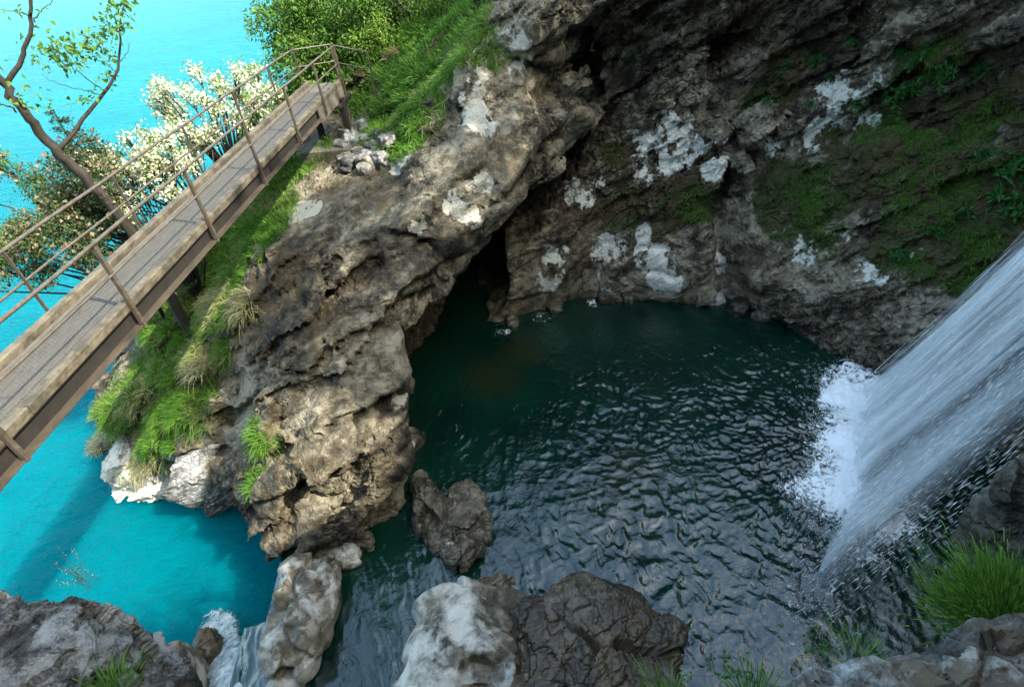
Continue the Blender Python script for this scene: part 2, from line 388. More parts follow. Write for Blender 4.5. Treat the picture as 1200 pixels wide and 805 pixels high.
BANK = {
 -4: [(-10.6,8.3),(-9,8.5),(-7.6,8.0),(-6.5,8.0),(-4.5,8.0),(-3,7.4),(0,6.0),(3,4.6),(9,3.4),(30,2),(30,-6),(-20,-6),(-20,6),(-16,6.4),(-11.3,6.4)],
 -1.2: [(-9.2,5.9),(-8.2,6.4),(-6.8,7.2),(-4.8,7.4),(-3,6.6),(0,5.2),(3,4.0),(9,2.8),(30,1.5),(30,-6),(-20,-6),(-20,3.5),(-14,4.4),(-10.5,5.0)],
 -.2: [(-9,3.8),(-7,3.4),(-5,3.4),(-3,3.4),(0,3.2),(3,2.9),(9,2.2),(30,1),(30,-6),(-20,-6),(-20,2.5),(-14,3.2),(-10.5,3.8)],
  4: [(-9,2.4),(-6,1.8),(-3,1.5),(3,1.3),(8,1.0),(14,1),(16,3),(18,6),(30,6),(30,-6),(-20,-6),(-20,1.8),(-14,2.2)],
  7: [(-9,1.9),(-5.6,1.9),(-4,0.7),(-2,.5),(0,.5),(2,.4),(3.0,.7),(3.8,1.7),(4.6,2.4),(6.6,2.9),(9,2.2),(15,2.6),(18,5),(30,6),(30,-6),(-20,-6),(-20,1.6)],
7.9: [(-9,1.5),(-5.6,1.5),(-4,0.5),(-2,.4),(0,.3),(2,.3),(3.0,.5),(3.8,1.5),(4.6,2.2),(6.6,2.6),(9,1.6),(15,2.6),(18,5),(30,6),(30,-6),(-20,-6),(-20,1.4)],
 8.6: [(-9,1.0),(-5.6,1.0),(-4,.2),(-2,.2),(0,.1),(2,.1),(3.4,.1),(5,.6),(9,.8),(15,2.6),(18,5.6),(30,6.6),(30,-6),(-20,-6),(-20,1)],
 12.3: [(-9,-.1),(-4,-.1),(-2,.05),(2,.05),(6,-0.1),(10,.6),(16,1.6),(30,3.6),(30,-6),(-20,-6),(-20,0)],
 13.5: [(-9,-2),(0,-1.8),(8,-1.5),(16,0),(30,2),(30,-6),(-20,-6),(-20,-2)]}
HILL = {
 0: [(30,20),(16,11),(16,4),(15,-2),(8,-4),(-8,-4),(-40,-6),(-40,-60),(60,-60),(60,20)],
 8: [(30,18),(17,12),(17,4),(16,-2),(8,-4),(-8,-4),(-40,-6),(-40,-60),(60,-60),(60,18)],
 14: [(32,18),(18.5,12),(18,5),(16.5,0),(10,-3.5),(2,-4.5),(-8,-5),(-40,-8),(-40,-60),(60,-60),(60,18)],
 24: [(34,18),(20.5,12),(19.2,6),(18,1),(17.5,-3),(14,-8),(0,-9),(-12,-11),(-40,-16),(-40,-60),(60,-60),(60,18)],
 31: [(36,18),(21.5,12),(20,6),(19.4,1),(20,-1.5),(34,-6),(30,-14),(16,-14),(0,-13),(-12,-15),(-40,-20),(-40,-60),(60,-60),(60,18)],
 36: [(50,10),(30,6),(25,-4),(18,-14),(0,-20),(-20,-24),(-40,-28),(-40,-60),(60,-60)],
 44: [(50,-20),(30,-30),(10,-40),(10,-50),(50,-50)]}

def ragged(w, V, seed, amt=0.9, s=0.9):
    """blob weight -> patch with a torn outline"""
    n = fbm(V * np.array([1, 1, 0.6]), s, 5, seed, gain=0.7)
    return np.where(w > 0, np.clip(w * 0.85 + amt * n, 0, 1) * sstep(0, 0.2, w), 0)
def attrs(me, V, N, pale=None, moss=None, wet=None, seed=0, bias=0.0):
    z = np.zeros(len(V))
    tone = 0.5 + bias + 0.42 * fbm(V, 2.6, 3, seed + 300) + 0.40 * fbm(V, 0.55, 4, seed + 301, gain=0.7)
    Wb = V + 0.3 * np.stack([fbm(V, 1.2, 2, seed + 310 + k) for k in range(3)], 1)
    lay = vnoise(np.stack([Wb @ BED / 0.16, V[:, 0] / 3, V[:, 1] / 3], 1), seed + 303)
    tone += 0.14 * lay
    stain = sstep(0.05, 0.45, fbm(V * np.array([1, 1, 0.45]), 1.5, 4, seed + 302, gain=0.62))
    attr(me, 'tone', tone); attr(me, 'stain', stain * 0.8)
    attr(me, 'pale', z if pale is None else pale)
    attr(me, 'moss', z if moss is None else moss)
    attr(me, 'wet', z if wet is None else wet)
SURF = {}
def hit(px, py, which):
    loc, n, i, d = SURF[which].ray_cast(Vector((0, 0, HC)), Vector(ray(px, py)))
    return (np.array(loc), np.array(n)) if loc is not None else (None, None)
def blobs(V, spec, which):
    w = np.zeros(len(V), np.float32)
    for px, py, r in spec:
        p, n = hit(px, py, which)
        if p is None: continue
        w = np.maximum(w, 1 - np.clip(np.linalg.norm((V - p), axis=1) / r, 0, 1) ** 2)
    return w

# headland that carries the far end of the bridge
V, F = mass(HEAD, (-18.5, 7.5, -4.2), (5.5, 34, 14), 0.115, 0.45, 11, cleft=True)
V, F = subdiv(V, F)
V = detail(V, F, 12, rough=np.clip(0.28 + 1.5 * fbm(V, 2.2, 2, 4) + 0.45 * sstep(6.5, 8.5, V[:, 2]), 0.06, 1.35))
HV, HF = V, F; HN = normals(V, F); SURF['head'] = bvh(V, F)
HGRASS = blobs(V, [(330,205,1.2),(320,240,1.0),(300,270,1.4),(270,330,1.6),(240,370,1.8),(210,400,2.0),(180,440,2.2),(150,470,2.2),(130,500,1.8),(180,510,1.6),(210,470,1.4),(255,300,1.6),(215,540,0.9),(300,520,0.7),
                   (300,560,0.5),(465,110,2.2),(500,70,2.4),(440,60,2.6),(520,30,2.2),(480,140,1.4),(540,60,1.5),(400,60,2.5),(380,180,.7),(200,250,3),(150,200,3),(250,180,3),(330,120,3),(60,330,3),(20,420,3)], 'head')
HMOSS = np.clip(HGRASS * 1.1, 0, 1) * sstep(-0.2, 0.3, HN[:, 2])
HMOSS = np.maximum(HMOSS, 0.35 * blobs(V, [(400,560,1.6),(430,240,1.0),(360,440,1.0),(420,330,1.0)], 'head'))
HPALE = blobs(V, [(150,550,2.2),(185,560,1.2),(120,540,1.5),(545,245,.7),(560,215,.5),(490,260,.4),(485,520,.5),(470,470,.4),(590,60,1.2),(560,130,1.0),(350,250,.8),(470,180,.7)], 'head')
me = mesh_np('headland_cliff', V, F, [M_head], smooth=False); attrs(me, V, HN, ragged(HPALE * 0.75, V, 5, 1.5, 0.6), ragged(HMOSS, V, 6, 0.8), seed=1)
headland = link('headland_cliff', me, kind='structure')

# back and right walls of the gorge
V, F = mass(WALL, (-4, 7.5, -1), (20, 26, 12.6), 0.115, 0.55, 31, cleft=True, ampf=lambda P: 0.35 + 0.65 * sstep(2.5, 5.5, P[:, 2] + 0.35 * (P[:, 0] - 7).clip(0, 6)))
V, F = subdiv(V, F)
lowz = 1 - sstep(2.0, 5.0, V[:, 2] + fbm(V, 2.5, 2, 3) * 1.5)
V = detail(V, F, 33, rough=np.clip(1.1 - 0.9 * lowz * sstep(11.0, 8.5, V[:, 0]) + 0.35 * fbm(V, 2.5, 2, 41), 0.12, 1.4))
WV, WF = V, F; WN = normals(V, F); SURF['wall'] = bvh(V, F)
WPALE = blobs(V, [(655,300,.7),(648,330,.7),(715,295,.8),(712,320,.6),(770,300,.9),(780,325,.8),(760,275,.5),(680,225,.7),(700,215,.4),(775,160,1.2),(760,190,1.0),(800,180,.8),(840,310,.6),(845,190,.8),
                  (990,130,1.3),(960,150,1.0),(1010,110,.9),(1020,320,.6),(1075,297,.4),(925,290,.6),(985,270,.5),(950,300,.6),(710,345,.5),(595,300,.3),(600,120,.6),(650,60,1),(900,170,.5)], 'wall')
WMOSS = blobs(V, [(960,230,2.2),(1010,200,2.4),(940,260,1.6),(1060,150,2.0),(1090,230,2.0),(1150,250,2.0),(1150,140,2.2),(900,110,1.2),(990,270,1.5),(1050,290,1.3),(1100,300,1.5),(740,240,1.4),(800,230,1.4),(830,240,1.2),
                  (720,190,.8),(780,250,1.2),(1180,210,2),(1090,80,1.3),(920,75,.8),(930,215,1.5)], 'wall')
me = mesh_np('gorge_wall', V, F, [M_wall], smooth=False); attrs(me, V, WN, ragged(WPALE, V, 8, 1.9, 0.55), ragged(WMOSS * 0.98, V, 9, 1.1, 1.1), lowz * 0.8, seed=2)
wall = link('gorge_wall', me, kind='structure')

V, F = mass({**{z: WALL[z] for z in (10, 14)}, 20: [(4,25),(9,24),(14,22),(19,16),(21,8),(21,3),(60,4),(60,70),(5,70),(5,30)]}, (1, 7, 12.2), (26, 34, 19), 0.45, 0.5, 36)  # unseen cliff top added to keep sky out of the pool's reflections
V, F = subdiv(V, F); V = detail(V, F, 37)
me = mesh_np('sky_block_crown', V, F, [M_wall]); attrs(me, V, normals(V, F), seed=5); link('sky_block_crown', me, kind='structure')

# bank on the camera's side, and the mountain flank behind it
V, F = mass(BANK, (-20, -6, -4.2), (30, 9.5, 13.6), 0.25, 0.16, 51)
V, F = subdiv(V, F)
V = detail(V, F, 52)
BN = normals(V, F); SURF['bank'] = bvh(V, F)
me = mesh_np('gorge_bank', V, F, [M_bank]); attrs(me, V, BN, None, 0.6 * sstep(0.3, 0.8, BN[:, 2]), seed=3)
link('gorge_bank', me, kind='structure')
V, F = mass(HILL, (-42, -62, -2), (62, 22, 46), 1.6, 1.6, 71)  # unseen; ridge shaped to shade the pool and spare the lake
BN = normals(V, F)
me = mesh_np('mountain_flank', V, F, [M_bank]); attrs(me, V, BN, None, 0.7 * sstep(0.3, 0.8, BN[:, 2]), seed=4)
link('mountain_flank', me, kind='structure')

# ------------------------------------------------------------------ water
def water_mat(name, base, bumpn, rough=0.05, ior=1.4, spec=0.5):
    m, nt, b, out = mat(name); g = G(nt)
    return m, nt, b, g
# lake
m, nt, b, g = water_mat('lake_water', None, None)
big = g.noise(0.05, 4, 0.55); strk = g.noise(1.0, 4, 0.6, vec=g.scale(g.pos(), (0.10, 0.45, 1)))
lc = g.mix(g.ramp(big, [(0.35, 0.0), (0.65, 1.0)]), (0.000, 0.092, 0.120), (0.000, 0.115, 0.145))
lc = g.mix(g.ramp(strk, [(0.45, 0.0), (0.75, 0.5)]), lc, (0.001, 0.135, 0.165))
nt.links.new(lc, b.inputs['Base Color'])
b.inputs['Roughness'].default_value = 0.12; b.inputs['IOR'].default_value = 1.33; b.inputs['Specular IOR Level'].default_value = 0.01
b.inputs['Subsurface Weight'].default_value = 0.8; b.inputs['Subsurface Radius'].default_value = (0.6, 1.0, 1.0); b.inputs['Subsurface Scale'].default_value = 9.0   # milky glacial water
w1 = g.noise(0.9, 3, 0.55, vec=g.scale(g.pos(), (0.75, 1.5, 1)), dist=0.6); w2 = g.noise(3.2, 4, 0.6, vec=g.scale(g.pos(), (0.8, 1.4, 1)), dist=0.8)
hh = g.math('ADD', w1, g.math('MULTIPLY', w2, 0.35))
nt.links.new(g.bump(hh, 1.0, 0.6), b.inputs['Normal'])
M_lake = m
xs = np.concatenate([-np.geomspace(3000, 60, 20), np.linspace(-58, 40, 60), np.geomspace(45, 3000, 20)])
ys = np.concatenate([np.linspace(-4, 60, 60), np.geomspace(64, 4000, 26)])
X, Y = np.meshgrid(xs, ys, indexing='ij')
def gridF(nx, ny):
    i = np.arange(nx * ny).reshape(nx, ny)
    return np.stack([i[:-1, :-1], i[1:, :-1], i[1:, 1:], i[:-1, 1:]], -1).reshape(-1, 4)
me = mesh_np('lake', np.stack([X.ravel(), Y.ravel(), np.full(X.size, -3.0)], 1), gridF(*X.shape), [M_lake])
link('lake', me, kind='structure')

# pool
m, nt, b, g = water_mat('pool_water', None, None)
shal = g.attr('shallow'); foam = g.attr('foam')
pc = g.mix(g.ramp(g.noise(0.35, 4, 0.6), [(0.35, 0.0), (0.65, 1.0)]), (0.0015, 0.011, 0.008), (0.002, 0.023, 0.014))
pc = g.mix(shal, pc, (0.013, 0.020, 0.008))
fn = g.noise(4.5, 9, 0.75, dist=1.6); fn2 = g.voro(5.0, 'DISTANCE_TO_EDGE')
ff = g.ramp(g.math('ADD', foam, g.math('MULTIPLY', g.math('SUBTRACT', fn, 0.5), 1.5)), [(0.46, 0.0), (0.62, 1.0)])
pc2 = g.mix(ff, pc, (0.88, 0.91, 0.92)); nt.links.new(pc2, b.inputs['Base Color'])
nt.links.new(g.math('ADD', 0.03, g.math('MULTIPLY', ff, 0.6)), b.inputs['Roughness'])
b.inputs['IOR'].default_value = 1.68
hh = g.math('ADD', g.noise(8.0, 4, 0.6, dist=0.5), g.math('MULTIPLY', ff, 0.4))
nt.links.new(g.bump(hh, 0.35, 0.05), b.inputs['Normal'])
M_pool = m
h = 0.042
xs = np.arange(-8.2, 14.5, h); ys = np.arange(3.0, 22.0, h)
X, Y = np.meshgrid(xs, ys, indexing='ij'); P = np.stack([X.ravel(), Y.ravel(), np.zeros(X.size)], 1)
imp = np.array([9.0, 10.2, 0])
dv = P - imp; dist = np.linalg.norm(dv, axis=1); dirn = dv / np.maximum(dist, 0.5)[:, None]
# crests run across the flow away from the fall, broken and choppy
wp = P + 0.32 * np.stack([fbm(P, 1.1, 3, 200), fbm(P, 1.1, 3, 201), 0 * dist], 1)
ang = np.arctan2(wp[:, 1] - imp[1], wp[:, 0] - imp[0]); rr = np.hypot(wp[:, 0] - imp[0], wp[:, 1] - imp[1])
def rnoise(s1, s2, sd):
    return 1 - np.abs(vnoise(np.stack([rr / s1, ang * 7.0 / s2, 0 * rr + sd], 1), 210 + sd)) * 2
z = 0.024 * rnoise(0.40, 0.62, 1) + 0.020 * rnoise(0.19, 0.28, 2) + 0.008 * rnoise(0.11, 0.15, 3) + 0.05 * fbm(P, 1.9, 2, 212)
calm = (0.3 + 0.7 * sstep(17.0, 12.0, P[:, 1])) * (0.75 + 0.6 * fbm(P, 2.6, 2, 230)) * (0.8 + 0.8 * sstep(6.0, 1.5, dist))
z = z * calm * (1.15 + 0.5 * sstep(5.5, 1.0, np.hypot(P[:, 0] - 1.0, P[:, 1] - 8.0)))
foamv = np.zeros(len(P))
def segd(P, a, b):
    a = np.array(a); b = np.array(b); ab = b - a
    t = np.clip(((P[:, :2] - a) @ ab) / ab.dot(ab), 0, 1)
    return np.linalg.norm(P[:, :2] - a - t[:, None] * ab, axis=1)
d1 = segd(P, (10.3, 11.9), (8.3, 8.3))
foamv = np.maximum(foamv, 1.05 * (1 - sstep(0.0, 1.6, d1 + 0.7 * fbm(P, 0.8, 4, 221))))
foamv = np.maximum(foamv, 0.62 * (1 - sstep(0.3, 3.0, d1 + 0.9 * fbm(P, 1.1, 4, 223))))
d2 = segd(P, (8.2, 8.0), (5.4, 5.4))
foamv = np.maximum(foamv, 0.36 * (1 - sstep(0.2, 1.6, d2)))
for pt, r, a in (((1.2, 17.4), 1.0, .42), ((-.3, 16.8), 1.0, .40), ((3.2, 17.9), .6, .5), ((-2.2, 12.5), .8, .28), ((6.5, 16.7), .8, .3)):
    foamv = np.maximum(foamv, a * (1 - sstep(0.1, r, np.hypot(P[:, 0] - pt[0], P[:, 1] - pt[1]))))
z += 0.16 * foamv.clip(0, 1) * (0.5 + fbm(P, 0.5, 3, 220))
# water slides into the outlet
out_t = sstep(-2.0, -5.0, P[:, 0]) * sstep(10.0, 8.5, P[:, 1])
zz = P[:, 2] + z * (1 + 0.5 * out_t) - 0.22 * sstep(-4.0, -6.6, P[:, 0]) - 0.5 * sstep(-6.3, -8.2, P[:, 0])
shallow = np.zeros(len(P))
for pt, r in (((-.8, 14.6), 1.6), ((2.2, 8.9), 1.8), ((3.0, 10.0), 1.5), ((0.2, 15.6), 1.2)):
    shallow = np.maximum(shallow, 0.8 * (1 - sstep(0.2, r, np.hypot(P[:, 0] - pt[0], P[:, 1] - pt[1]))))
Vp = np.stack([P[:, 0], P[:, 1], zz], 1); Fp = gridF(*X.shape)
cen = Vp[Fp[:, 0]]
keep = (cen[:, 0] > -7.6) & ~((cen[:, 1] > 10.5) & (cen[:, 0] < -3.6)) & ~((cen[:, 0] < -6.9) & (cen[:, 1] > 7.2))
Fp = Fp[keep]; used = np.unique(Fp); rem = np.zeros(len(Vp), int); rem[used] = np.arange(len(used))
Vp = Vp[used]; Fp = rem[Fp]
me = mesh_np('pool_water', Vp, Fp, [M_pool]); attr(me, 'foam', foamv[used]); attr(me, 'shallow', shallow[used])
link('pool', me, kind='structure')


# ------------------------------------------------------------------ builders: tubes, boxes, leaves, blades
def tube(path, rad, sides=6):
    P = np.array(path, float); n = len(P); rad = np.broadcast_to(np.array(rad, float), (n,))
    T = np.gradient(P, axis=0); T /= np.maximum(np.linalg.norm(T, axis=1, keepdims=True), 1e-9)
    ref = np.array([0.31, 0.17, 0.93]); 
    if abs(T[0] @ ref) > 0.9: ref = np.array([0.9, 0.2, 0.1])
    V = []
    for i in range(n):
        a = np.cross(T[i], ref); a /= np.linalg.norm(a); b = np.cross(T[i], a)
        for k in range(sides):
            w = 2 * math.pi * k / sides
            V.append(P[i] + rad[i] * (math.cos(w) * a + math.sin(w) * b))
    F = [[i * sides + k, i * sides + (k + 1) % sides, (i + 1) * sides + (k + 1) % sides, (i + 1) * sides + k] for i in range(n - 1) for k in range(sides)]
    V += [P[0], P[-1]]; c0, c1 = n * sides, n * sides + 1
    F += [[c0, (k + 1) % sides, k, k] for k in range(sides)] + [[c1, (n - 1) * sides + k, (n - 1) * sides + (k + 1) % sides, (n - 1) * sides + (k + 1) % sides] for k in range(sides)]
    return np.array(V), F
class MB:
    """collects pieces of one part"""
    def __init__(s): s.V = []; s.F = []; s.n = 0
    def add(s, V, F):
        s.V.append(np.asarray(V, float)); s.F += [[i + s.n for i in f] for f in F]; s.n += len(V); return s
    def tube(s, path, rad, sides=6): return s.add(*tube(path, rad, sides))
    def box(s, fr, lo, hi, bev=0.008):
        """box in frame fr (o, ex, ey, ez), chamfered edges"""
        o, ex, ey, ez = fr
        lo = np.array(lo, float); hi = np.array(hi, float); b = min(bev, 0.3 * (hi - lo).min())
        V = []; 
        for ax in range(3):
            for sx in (0, 1):
                for (u, v) in ((0, 0), (1, 0), (1, 1), (0, 1)):
                    p = np.zeros(3); p[ax] = hi[ax] if sx else lo[ax]
                    a1, a2 = (ax + 1) % 3, (ax + 2) % 3
                    p[a1] = (hi[a1] - b) if u else (lo[a1] + b); p[a2] = (hi[a2] - b) if v else (lo[a2] + b)
                    V.append(o + ex * p[0] + ey * p[1] + ez * p[2])
        V = np.array(V); F = []
        fi = lambda ax, sx, u, v: (ax * 2 + sx) * 4 + {(0, 0): 0, (1, 0): 1, (1, 1): 2, (0, 1): 3}[(u, v)]
        for ax in range(3):
            for sx in (0, 1):
                q = [(ax * 2 + sx) * 4 + k for k in range(4)]
                F.append(q if sx else q[::-1])
        for ax in range(3):                       # bevel strips: edges along axis ax
            a1, a2 = (ax + 1) % 3, (ax + 2) % 3
            for s1 in (0, 1):
                for s2 in (0, 1):
                    # face a1 side s1: coords (a2, ax); face a2 side s2: coords (ax, a1)
                    A0 = fi(a1, s1, s2, 0); A1 = fi(a1, s1, s2, 1); B0 = fi(a2, s2, 0, s1); B1 = fi(a2, s2, 1, s1)
                    F.append([A0, A1, B1, B0] if (s1 == s2) else [A0, B0, B1, A1])
        for s0 in (0, 1):
            for s1 in (0, 1):
                for s2 in (0, 1):
                    t = [fi(0, s0, s1, s2), fi(1, s1, s2, s0), fi(2, s2, s0, s1)]
                    F.append(t if (s0 + s1 + s2) % 2 == 1 else t[::-1])
        return s.add(V, F)
    def build(s, name, m, parent=None, smooth=False, **props):
        me = bpy.data.meshes.new(name); V = np.concatenate(s.V)
        F = [list(dict.fromkeys(f)) for f in s.F]
        me.from_pydata([tuple(v) for v in V], [], F); me.materials.append(m)
        if smooth: me.polygons.foreach_set('use_smooth', np.ones(len(me.polygons), bool))
        me.update()
        return link(name, me, parent, **props)
def leaf_mesh(C0, size, seed, flat=0.0, aspect=0.55, dirs=None, curl=0.15):
    """one folded leaf per centre"""
    r = np.random.default_rng(seed); n = len(C0)
    d = r.normal(size=(n, 3)); d[:, 2] -= 0.25
    if dirs is not None: d = dirs + 0.5 * d
    d /= np.linalg.norm(d, axis=1, keepdims=True)
    u = r.normal(size=(n, 3)); u[:, 2] += flat
    u -= d * (u * d).sum(1, keepdims=True); u /= np.linalg.norm(u, axis=1, keepdims=True)
    w = np.cross(d, u)
    s = size * r.uniform(0.6, 1.3, (n, 1))
    V = np.stack([C0, C0 + d * s * 0.45 + w * s * aspect * 0.5 + u * s * curl, C0 + d * s - u * s * curl, C0 + d * s * 0.45 - w * s * aspect * 0.5 + u * s * curl], 1).reshape(-1, 3)
    F = np.arange(4 * n).reshape(n, 4)
    return V, F, np.repeat(r.uniform(0, 1, n), 4)
def blades(P, N, length, width, seed, lean=None, droop=0.5, upw=0.9):
    r = np.random.default_rng(seed); n = len(P)
    d = N * 0.6 + np.array([0, 0, upw]) + r.normal(size=(n, 3)) * 0.45
    if lean is not None: d = d + np.array(lean)
    d /= np.linalg.norm(d, axis=1, keepdims=True)
    side = np.cross(d, r.normal(size=(n, 3))); side /= np.maximum(np.linalg.norm(side, axis=1, keepdims=True), 1e-6)
    L = (length * r.uniform(0.5, 1.35, n))[:, None]; w = (width * r.uniform(0.7, 1.3, n))[:, None]
    g = np.array([0, 0, -1.0]) * droop + N * 0.25 * droop
    b0 = P; b1 = P + d * L * 0.5 + g * L * 0.10; b2 = P + d * L * 0.85 + g * L * 0.42
    tip = P + d * L * 1.0 + g * L * 0.85
    V = np.stack([b0 - side * w, b0 + side * w, b1 - side * w * 0.9, b1 + side * w * 0.9, b2 - side * w * 0.55, b2 + side * w * 0.55, tip], 1).reshape(-1, 3)
    o = np.arange(n)[:, None] * 7
    F = np.concatenate([o + np.array([[0, 1, 3]]), o + np.array([[0, 3, 2]]), o + np.array([[2, 3, 5]]), o + np.array([[2, 5, 4]]), o + np.array([[4, 5, 6]])])
    return V, F, np.repeat(r.uniform(0, 1, n), 7)
def leaf_material(name, cols, rough=0.55, trans=0.35):
    m, nt, b, out = mat(name); g = G(nt)
    t = g.attr('tone')
    col = g.ramp(t, [(k / (len(cols) - 1), c) for k, c in enumerate(cols)])
    nt.links.new(col, b.inputs['Base Color']); b.inputs['Roughness'].default_value = rough; b.inputs['Specular IOR Level'].default_value = 0.25
    tr = nt.nodes.new('ShaderNodeBsdfTranslucent'); nt.links.new(col, tr.inputs[0])
    mx = nt.nodes.new('ShaderNodeMixShader'); mx.inputs[0].default_value = trans
    nt.links.new(b.outputs[0], mx.inputs[1]); nt.links.new(tr.outputs[0], mx.inputs[2]); nt.links.new(mx.outputs[0], out.inputs[0])
    return m
M_leaf = leaf_material('green_leaves', [(0.025, 0.06, 0.008), (0.045, 0.11, 0.012), (0.085, 0.17, 0.018), (0.12, 0.20, 0.03)])
M_leafl = leaf_material('young_leaves', [(0.05, 0.10, 0.012), (0.10, 0.19, 0.02), (0.16, 0.26, 0.035)])
M_need = leaf_material('dark_needles', [(0.02, 0.045, 0.012), (0.03, 0.07, 0.015), (0.10, 0.10, 0.04)], trans=0.15)
M_bloom = leaf_material('cream_blossom', [(0.42, 0.42, 0.26), (0.62, 0.60, 0.42), (0.75, 0.74, 0.58)], trans=0.3)
M_grass = leaf_material('grass_blades', [(0.022, 0.075, 0.006), (0.05, 0.15, 0.010), (0.085, 0.21, 0.018), (0.12, 0.22, 0.03), (0.28, 0.28, 0.10)], trans=0.3)
M_straw = leaf_material('straw_grass', [(0.09, 0.14, 0.02), (0.26, 0.25, 0.10), (0.46, 0.40, 0.22), (0.55, 0.50, 0.32)], trans=0.3)
M_twigleaf = leaf_material('dead_twigs', [(0.06, 0.045, 0.025), (0.13, 0.10, 0.06), (0.2, 0.16, 0.10)], trans=0.1)
M_lush = leaf_material('lush_grass', [(0.035, 0.10, 0.010), (0.06, 0.15, 0.014), (0.10, 0.22, 0.025), (0.14, 0.25, 0.04)], trans=0.3)
M_fern = leaf_material('fern_fronds', [(0.02, 0.08, 0.015), (0.035, 0.13, 0.025), (0.06, 0.17, 0.04)], trans=0.3)
def simple(name, c1, c2, scale=8, rough=0.8, metal=0.0, bump=0.3, stretch=(1, 1, 1), bd=0.01, c3=None):
    m, nt, b, out = mat(name); g = G(nt)
    n1 = g.noise(scale, 7, 0.68, vec=g.scale(g.pos(), stretch), dist=0.3)
    col = g.mix(g.ramp(n1, [(0.35, 0.0), (0.65, 1.0)]), c1, c2)
    if c3: col = g.mix(g.ramp(g.noise(scale * 0.35, 6, 0.7), [(0.5, 0.0), (0.62, 1.0)]), col, c3)
    nt.links.new(col, b.inputs['Base Color']); b.inputs['Roughness'].default_value = rough; b.inputs['Metallic'].default_value = metal
    nt.links.new(g.bump(n1, bump, bd), b.inputs['Normal'])
    return m
M_bark = simple('bark', (0.006, 0.004, 0.003), (0.028, 0.021, 0.013), 14, bump=0.8, stretch=(1, 1, 0.3), bd=0.02)
M_twig = simple('twigs', (0.05, 0.035, 0.02), (0.12, 0.09, 0.06), 20)
M_steel = simple('weathered_steel', (0.035, 0.029, 0.02), (0.09, 0.075, 0.055), 9, rough=0.6, c3=(0.07, 0.042, 0.022))
M_gird = simple('girder_steel', (0.007, 0.0055, 0.004), (0.018, 0.014, 0.01), 6, rough=0.7)
M_flng = simple('flange_rust', (0.018, 0.013, 0.008), (0.055, 0.040, 0.023), 5, rough=0.8, stretch=(1, 0.4, 1))
M_plank = simple('weathered_plank', (0.05, 0.043, 0.032), (0.115, 0.102, 0.08), 9, stretch=(4, 0.35, 4), bump=0.5, c3=(0.085, 0.072, 0.052))
M_kerb = simple('kerb_timber', (0.03, 0.022, 0.012), (0.125, 0.104, 0.068), 6, bump=0.6, stretch=(1, 0.6, 1), c3=(0.035, 0.03, 0.018), bd=0.03)
M_conc = simple('concrete', (0.06, 0.05, 0.038), (0.13, 0.115, 0.09), 5, bump=0.5, bd=0.02, c3=(0.09, 0.085, 0.06))
M_wire = simple('galvanised_wire', (0.035, 0.030, 0.024), (0.075, 0.066, 0.054), 30, rough=0.6, metal=0.0)

# ------------------------------------------------------------------ boulders
def boulder(name, cen, rad, seed, m, label=None, rz=0.0, facet=0.3, res=40, pale=0.0, moss=0.0, wet=0.0, detailamp=0.5, group=None, hollows=0.0, bias=0.0, rough=0.8, palespots=()):
    k = res; g_ = np.tan(np.linspace(-1, 1, k) * math.pi / 4)
    A, B = np.meshgrid(g_, g_, indexing='ij'); one = np.ones_like(A)
    Vs, Fs = [], []; base = gridF(k, k)
    for s_, (a, b_, c_) in enumerate([(one, A, B), (-one, B, A), (B, one, A), (A, -one, B), (A, B, one), (B, A, -one)]):
        Vs.append(np.stack([a.ravel(), b_.ravel(), c_.ravel()], 1)); Fs.append(base + s_ * k * k)
    V = np.concatenate(Vs); V /= np.linalg.norm(V, axis=1, keepdims=True); F = np.concatenate(Fs)
    # weld the six faces
    key = np.round(V * 2e4).astype(np.int64); _, first, inv = np.unique(key, axis=0, return_index=True, return_inverse=True)
    V = V[first]; F = inv.reshape(-1)[F]
    rad = np.array(rad, float)
    # superellipsoid: blockier than a ball
    V = V / (np.abs(V) ** 3.0).sum(1, keepdims=True) ** (1 / 3.0) 
    P = V * rad + seed * 3.7
    d = 0.16 * fbm(P, rad.mean() * 1.1, 3, seed) + facet * 0.5 * cells(P, rad.mean() * 0.9, seed + 1)[0]
    if hollows: d -= hollows * sstep(0.0, 0.5, fbm(P, rad.mean() * 0.75, 2, seed + 5)) ** 1
    V = V * (1 + d[:, None]) * rad
    c, s_ = math.cos(rz), math.sin(rz)
    V = V @ np.array([[c, s_, 0], [-s_, c, 0], [0, 0, 1]])
    Vw = V + np.array(cen)
    if detailamp: Vw = detail(Vw, F, seed + 2, rough=np.full(len(Vw), rough), amp=detailamp)
    N = normals(Vw, F)
    me = mesh_np(name, Vw - np.array(cen), F, [m], smooth=detailamp < 0.45)
    pa = np.zeros(len(Vw)); 
    if pale: pa = np.clip(pale + 0.55 * fbm(Vw, 0.9, 4, seed + 8, gain=0.6), 0, 1)
    for (pp, rr_) in palespots: pa = np.maximum(pa, 1 - np.clip(np.linalg.norm(Vw - np.array(pp), axis=1) / rr_, 0, 1) ** 2 + 0.35 * fbm(Vw, 0.5, 4, seed + 14))
    mo = np.clip(moss * (sstep(0.0, 0.7, N[:, 2])) + 0.5 * fbm(Vw, 0.7, 4, seed + 9), 0, 1) * (moss > 0)
    attrs(me, Vw, N, pa, mo, np.full(len(Vw), wet), seed=seed, bias=bias)
    o = link(name, me); o.location = cen
    if label: o['label'] = label; o['category'] = 'boulder'
    if group: o['group'] = group
    SURF[name + str(seed)] = (Vw, F)
    return o, Vw, F
